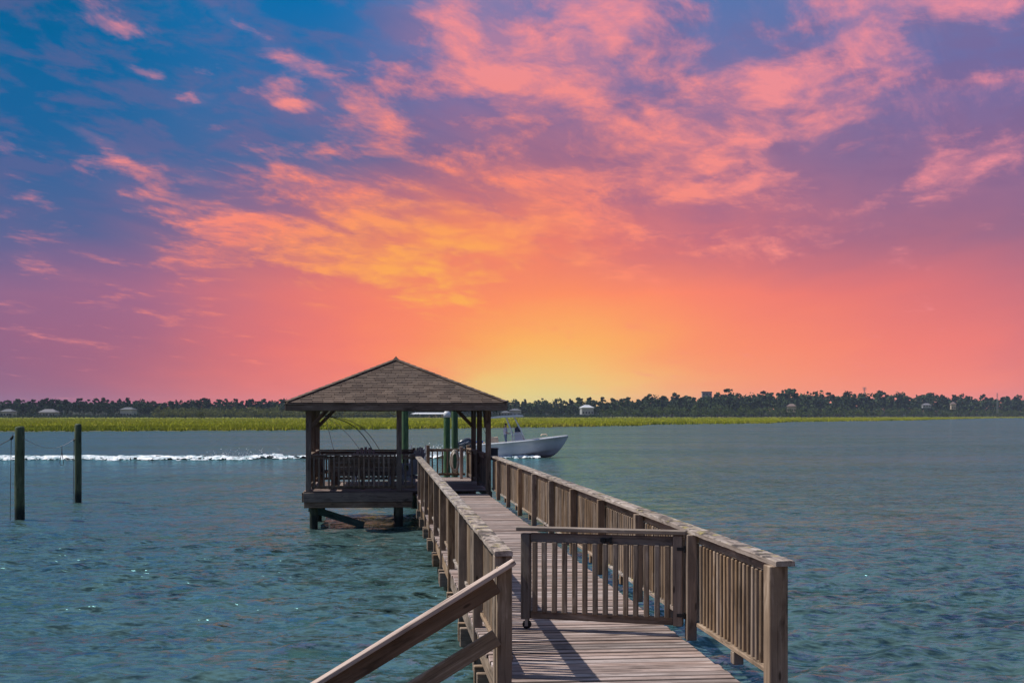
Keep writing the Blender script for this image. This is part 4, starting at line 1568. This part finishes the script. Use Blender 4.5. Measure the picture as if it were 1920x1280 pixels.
mb.obj('bait_rod_holder', BLACK, boat, BMX)
# outboard
OB = plain('outboard_cowl', (.014, .020, .030), 0.22, spec=0.6, var=0.05)
EM = BMX @ T(-.35, 0, .78) @ RY(rad(-14))
sec = [(-.62, .20, .05, .34), (-.50, .25, -.06, .46), (-.2, .29, -.14, .53), (.15, .28, -.16, .54), (.36, .24, -.14, .46), (.44, .17, -.08, .34)]
mb = MB()
NN = 14
for x, hw_, z0, z1 in sec:
    for k in range(NN):
        q = 2 * math.pi * k / NN
        cx, cz = math.cos(q), math.sin(q)
        e = .6
        mb.v.append((x, hw_ * math.copysign(abs(cx) ** e, cx), (z0 + z1) / 2 + (z1 - z0) / 2 * math.copysign(abs(cz) ** e, cz)))
for i in range(len(sec) - 1):
    for k in range(NN):
        mb.f.append((i * NN + k, i * NN + (k + 1) % NN, (i + 1) * NN + (k + 1) % NN, (i + 1) * NN + k))
        mb.m.append(0)
mb.f += [tuple(range(NN - 1, -1, -1)), tuple((len(sec) - 1) * NN + k for k in range(NN))]
mb.m += [0, 0]
eng = mb.obj('outboard_motor', OB, boat, EM, True)
mb = MB()
mb.box((-.05, 0, -.5), (.30, .18, .8))
mb.box((-.10, 0, -.78), (.62, .24, .03))
mb.box((.30, 0, -.15), (.30, .30, .38))
mb.tube([(.1, 0, -.98), (-.3, 0, -.98)], [.09, .05], 8)
mb.obj('motor_leg', OB, eng, EM)


def text_mesh(s, size, mat, name, parent, M):
    cu = bpy.data.curves.new(name, 'FONT')
    cu.body = s
    cu.size = size
    cu.extrude = .002
    cu.align_x = 'CENTER'
    cu.align_y = 'CENTER'
    tmp = bpy.data.objects.new('tmp_text', cu)
    COL.objects.link(tmp)
    dg = bpy.context.evaluated_depsgraph_get()
    me = bpy.data.meshes.new_from_object(tmp.evaluated_get(dg))
    bpy.data.objects.remove(tmp)
    me.materials.clear()
    me.materials.append(mat)
    return link(bpy.data.objects.new(name, me), M, parent)


text_mesh('MERCURY', .155, WCAP, 'lettering', eng, EM @ T(-.08, -.297, .24) @ RX(rad(90)))
GREYT = plain('grey_lettering', (.16, .18, .20), 0.6)

# skipper: one continuous skinned body
SK = plain('skin', (.42, .26, .19), 0.6)
SHIRT = plain('pale_lavender_shirt', (.68, .64, .74), 0.85)
SHORTS = plain('grey_blue_shorts', (.20, .25, .36), 0.85)
HAIR = plain('dark_hair', (.02, .016, .013), 0.8)
PM = BMX @ T(2.33, -.12, .43)
person = thing('person', 'person in pale lavender shirt and blue-grey shorts standing at the boat helm', 'person', M=PM)
J = [((0, 0, .92), .135), ((0, 0, 1.08), .145), ((.01, 0, 1.30), .165), ((.02, 0, 1.44), .12), ((.03, 0, 1.52), .058), ((.05, 0, 1.60), .085), ((.055, 0, 1.70), .098), ((.045, 0, 1.77), .07)]
verts = [p for p, r in J]
radi = [r for p, r in J]
edges = [(i, i + 1) for i in range(len(J) - 1)]


def chain(root, pts):
    prev_ = root
    for p, r in pts:
        verts.append(p)
        radi.append(r)
        edges.append((prev_, len(verts) - 1))
        prev_ = len(verts) - 1
    return prev_


for s in (-1, 1):
    chain(0, [((.0, s * .10, .84), .095), ((.02, s * .11, .48), .062), ((-.02, s * .11, .26), .056), ((-.02, s * .11, .09), .04), ((.06, s * .12, .04), .042), ((.16, s * .125, .03), .03)])
    hnd = chain(3, [((.02, s * .19, 1.41), .062), ((.04, s * .24, 1.16), .046), ((.22, s * .20, 1.04), .038), ((.36, s * .14, 1.06), .028), ((.41, s * .125, 1.075), .03)])
    for k in range(4):
        chain(hnd, [((.445, s * (.105 + .014 * k), 1.075 + .004 * k), .009), ((.475, s * (.10 + .014 * k), 1.06), .008)])
    chain(hnd, [((.425, s * .09, 1.085), .010), ((.45, s * .075, 1.08), .008)])
me = bpy.data.meshes.new('body')
me.from_pydata(verts, edges, [])
bo = bpy.data.objects.new('body', me)
COL.objects.link(bo)
sm = bo.modifiers.new('skin', 'SKIN')
for i, sv in enumerate(me.skin_vertices[0].data):
    sv.radius = (radi[i], radi[i])
    sv.use_root = (i == 0)
bo.modifiers.new('sub', 'SUBSURF').levels = 1
dg = bpy.context.evaluated_depsgraph_get()
bme = bpy.data.meshes.new_from_object(bo.evaluated_get(dg))
bpy.data.objects.remove(bo)
for m_ in (SK, SHIRT, SHORTS, HAIR): bme.materials.append(m_)
mi = []
for p in bme.polygons:
    c_ = p.center
    k = 0
    if c_.z > 1.66 and c_.x < .10 or c_.z > 1.75: k = 3
    elif c_.z < .98 and c_.z > .42 and abs(c_.y) < .22 and c_.x < .15: k = 2
    elif .98 <= c_.z < 1.48 and (abs(c_.y) < .2 or c_.z > 1.18): k = 1
    mi.append(k)
    p.use_smooth = True
bme.polygons.foreach_set('material_index', mi)
link(bpy.data.objects.new('body', bme), PM, person)

# ------------------------------------------------------------------ wake, bow wash and spray
m, t, b = new_mat('white_foam')
gg = t.node('ShaderNodeNewGeometry')
fn = t.noise(t.mapping(gg.outputs['Position'], scale=(1, .45, 1)), 1.6, 7, 0.7)
t.put(b.inputs['Base Color'], t.ramp(fn.outputs[0], [(.37, (.10, .20, .22)), (.47, (.42, .50, .53)), (.58, (.80, .81, .82))]).outputs[0])
b.inputs['Roughness'].default_value = 0.7
bpn = t.node('ShaderNodeBump')
bpn.inputs['Distance'].default_value = .08
t.put(bpn.inputs['Height'], fn.outputs[0])
t.put(b.inputs['Normal'], bpn.outputs[0])
FOAM = m
HD_ = Vector((CY, -SY, 0))                # boat heading
SD_ = Vector((SY, CY, 0))                 # away from the camera
stern = Vector((bx0, by0, 0))
from mathutils import noise as mnoise


def foam_patch(x0, x1, halfw, hgt, cover, name, label, seed, res=.22, shift=0.0):
    mb = MB()
    nx, ny = int((x1 - x0) / res), int(2 * halfw / (res * .9))
    keep = {}
    for i in range(nx + 1):
        for j in range(ny + 1):
            u = x0 + (x1 - x0) * i / nx
            v_ = -halfw + 2 * halfw * j / ny
            e = 1 - (abs(v_) / halfw) ** 2.2
            n_ = mnoise.fractal(Vector((u * .55 + seed, v_ * .9, 0)), 1.0, 2.0, 5)
            n2 = mnoise.fractal(Vector((u * 1.9, v_ * 1.9 + seed, 3)), 1.0, 2.0, 4)
            ridge = math.exp(-((abs(v_) - halfw * .55) / (halfw * .32)) ** 2)
            z = .03 + hgt * e * (ridge * (.55 + .5 * n_) + .30 * max(0, n2) + .12)
            ok = e + .70 * n_ + .75 * n2 > 1.0 - cover
            z *= min(1.0, max(0.05, (e + .70 * n_ + .75 * n2 - 1.0 + cover) * 2.5))
            p = stern + HD_ * u + SD_ * (v_ + shift)
            keep[(i, j)] = (ok, len(mb.v))
            mb.v.append((p.x + jit(.05), p.y + jit(.05), z if ok else -.03))
    for i in range(nx):
        for j in range(ny):
            ks = [keep[(i, j)], keep[(i + 1, j)], keep[(i + 1, j + 1)], keep[(i, j + 1)]]
            if sum(k[0] for k in ks) >= 4:
                mb.f.append(tuple(k[1] for k in ks))
                mb.m.append(0)
    setp(mb.obj(name, FOAM, smooth=True), label, 'wake', kind='stuff')


foam_patch(-62, -14.0, 4.0, .20, .48, 'boat_wake', 'broad white foaming wake trailing behind the boat on the left', 3.0, .15, -2.6)
foam_patch(-62, -10.0, 6.5, .05, -.28, 'foam_flecks', 'loose flecks of foam scattered either side of the wake', 12.0, .2, -2.4)
foam_patch(-14.2, -.6, 2.0, .30, .58, 'boat_wake', 'churned foam just behind the boat seen through the gazebo', 8.0, .2, -1.4)
foam_patch(-.3, 4.6, .9, .22, .5, 'bow_wash', 'thin white wash along the boat waterline', 5.0, .07, -1.35)


def spray(name, label, n, fn_):
    mb = MB()
    for _ in range(n):
        p, s = fn_()
        q = [Vector((jit(1), jit(1), jit(1))).normalized() * s for _ in range(4)]
        mb.add([p + k for k in q], [(0, 1, 2), (0, 3, 1), (1, 3, 2), (0, 2, 3)])
    setp(mb.obj(name, FOAM), label, 'spray', kind='stuff')


def plume():
    u = -abs(random.gauss(0, 1.6)) - .5
    f = math.exp(u / 2.6)
    h = abs(random.gauss(0, .32)) * (1.1 - .55 * f) + .12
    p = stern + HD_ * u + SD_ * (random.gauss(0, .55) - .3)
    return Vector((p.x, p.y, h)), random.uniform(.02, .06)


def crest():
    u = random.uniform(-17.5, -12.5)
    p = stern + HD_ * u + SD_ * (random.gauss(-3, .8))
    return Vector((p.x, p.y, .15 + abs(random.gauss(0, .22)))), random.uniform(.015, .05)


spray('stern_spray', 'white spray thrown up behind the outboard motor', 2600, plume)
spray('wake_splash', 'small splashes standing at the right end of the left wake', 260, crest)

# ------------------------------------------------------------------ near bank under the camera
mb = MB()
n = 24
for i in range(n + 1):
    x = -30 + 60 * i / n
    for (y_, z_) in ((7.2 + 1.2 * math.sin(i * .9), -.6), (5.6 + .8 * math.sin(i * 1.3), .05), (3.0, .35), (-40, .6)):
        mb.v.append((x, y_, z_))
for i in range(n):
    for j in range(3):
        mb.f.append((i * 4 + j, i * 4 + j + 1, (i + 1) * 4 + j + 1, (i + 1) * 4 + j))
        mb.m.append(0)
setp(mb.obj('shore_bank', plain('bank_sand', (.28, .24, .17), .95, var=.2)), kind='structure')

# ------------------------------------------------------------------ haze
HAZE = True
if HAZE:
    m = bpy.data.materials.new('haze_air')
    m.use_nodes = True
    m.node_tree.nodes.clear()
    nt = NT(m.node_tree)
    pvn = nt.node('ShaderNodeVolumePrincipled')
    pvn.inputs['Color'].default_value = (.62, .74, 1.0, 1)
    pvn.inputs['Density'].default_value = 0.00008
    pvn.inputs['Anisotropy'].default_value = 0.0
    oo = nt.node('ShaderNodeOutputMaterial')
    nt.l.new(pvn.outputs[0], oo.inputs['Volume'])
    mb = MB().box((400, 1500, 20), (6200, 3800, 60))
    setp(mb.obj('haze', m), kind='stuff')
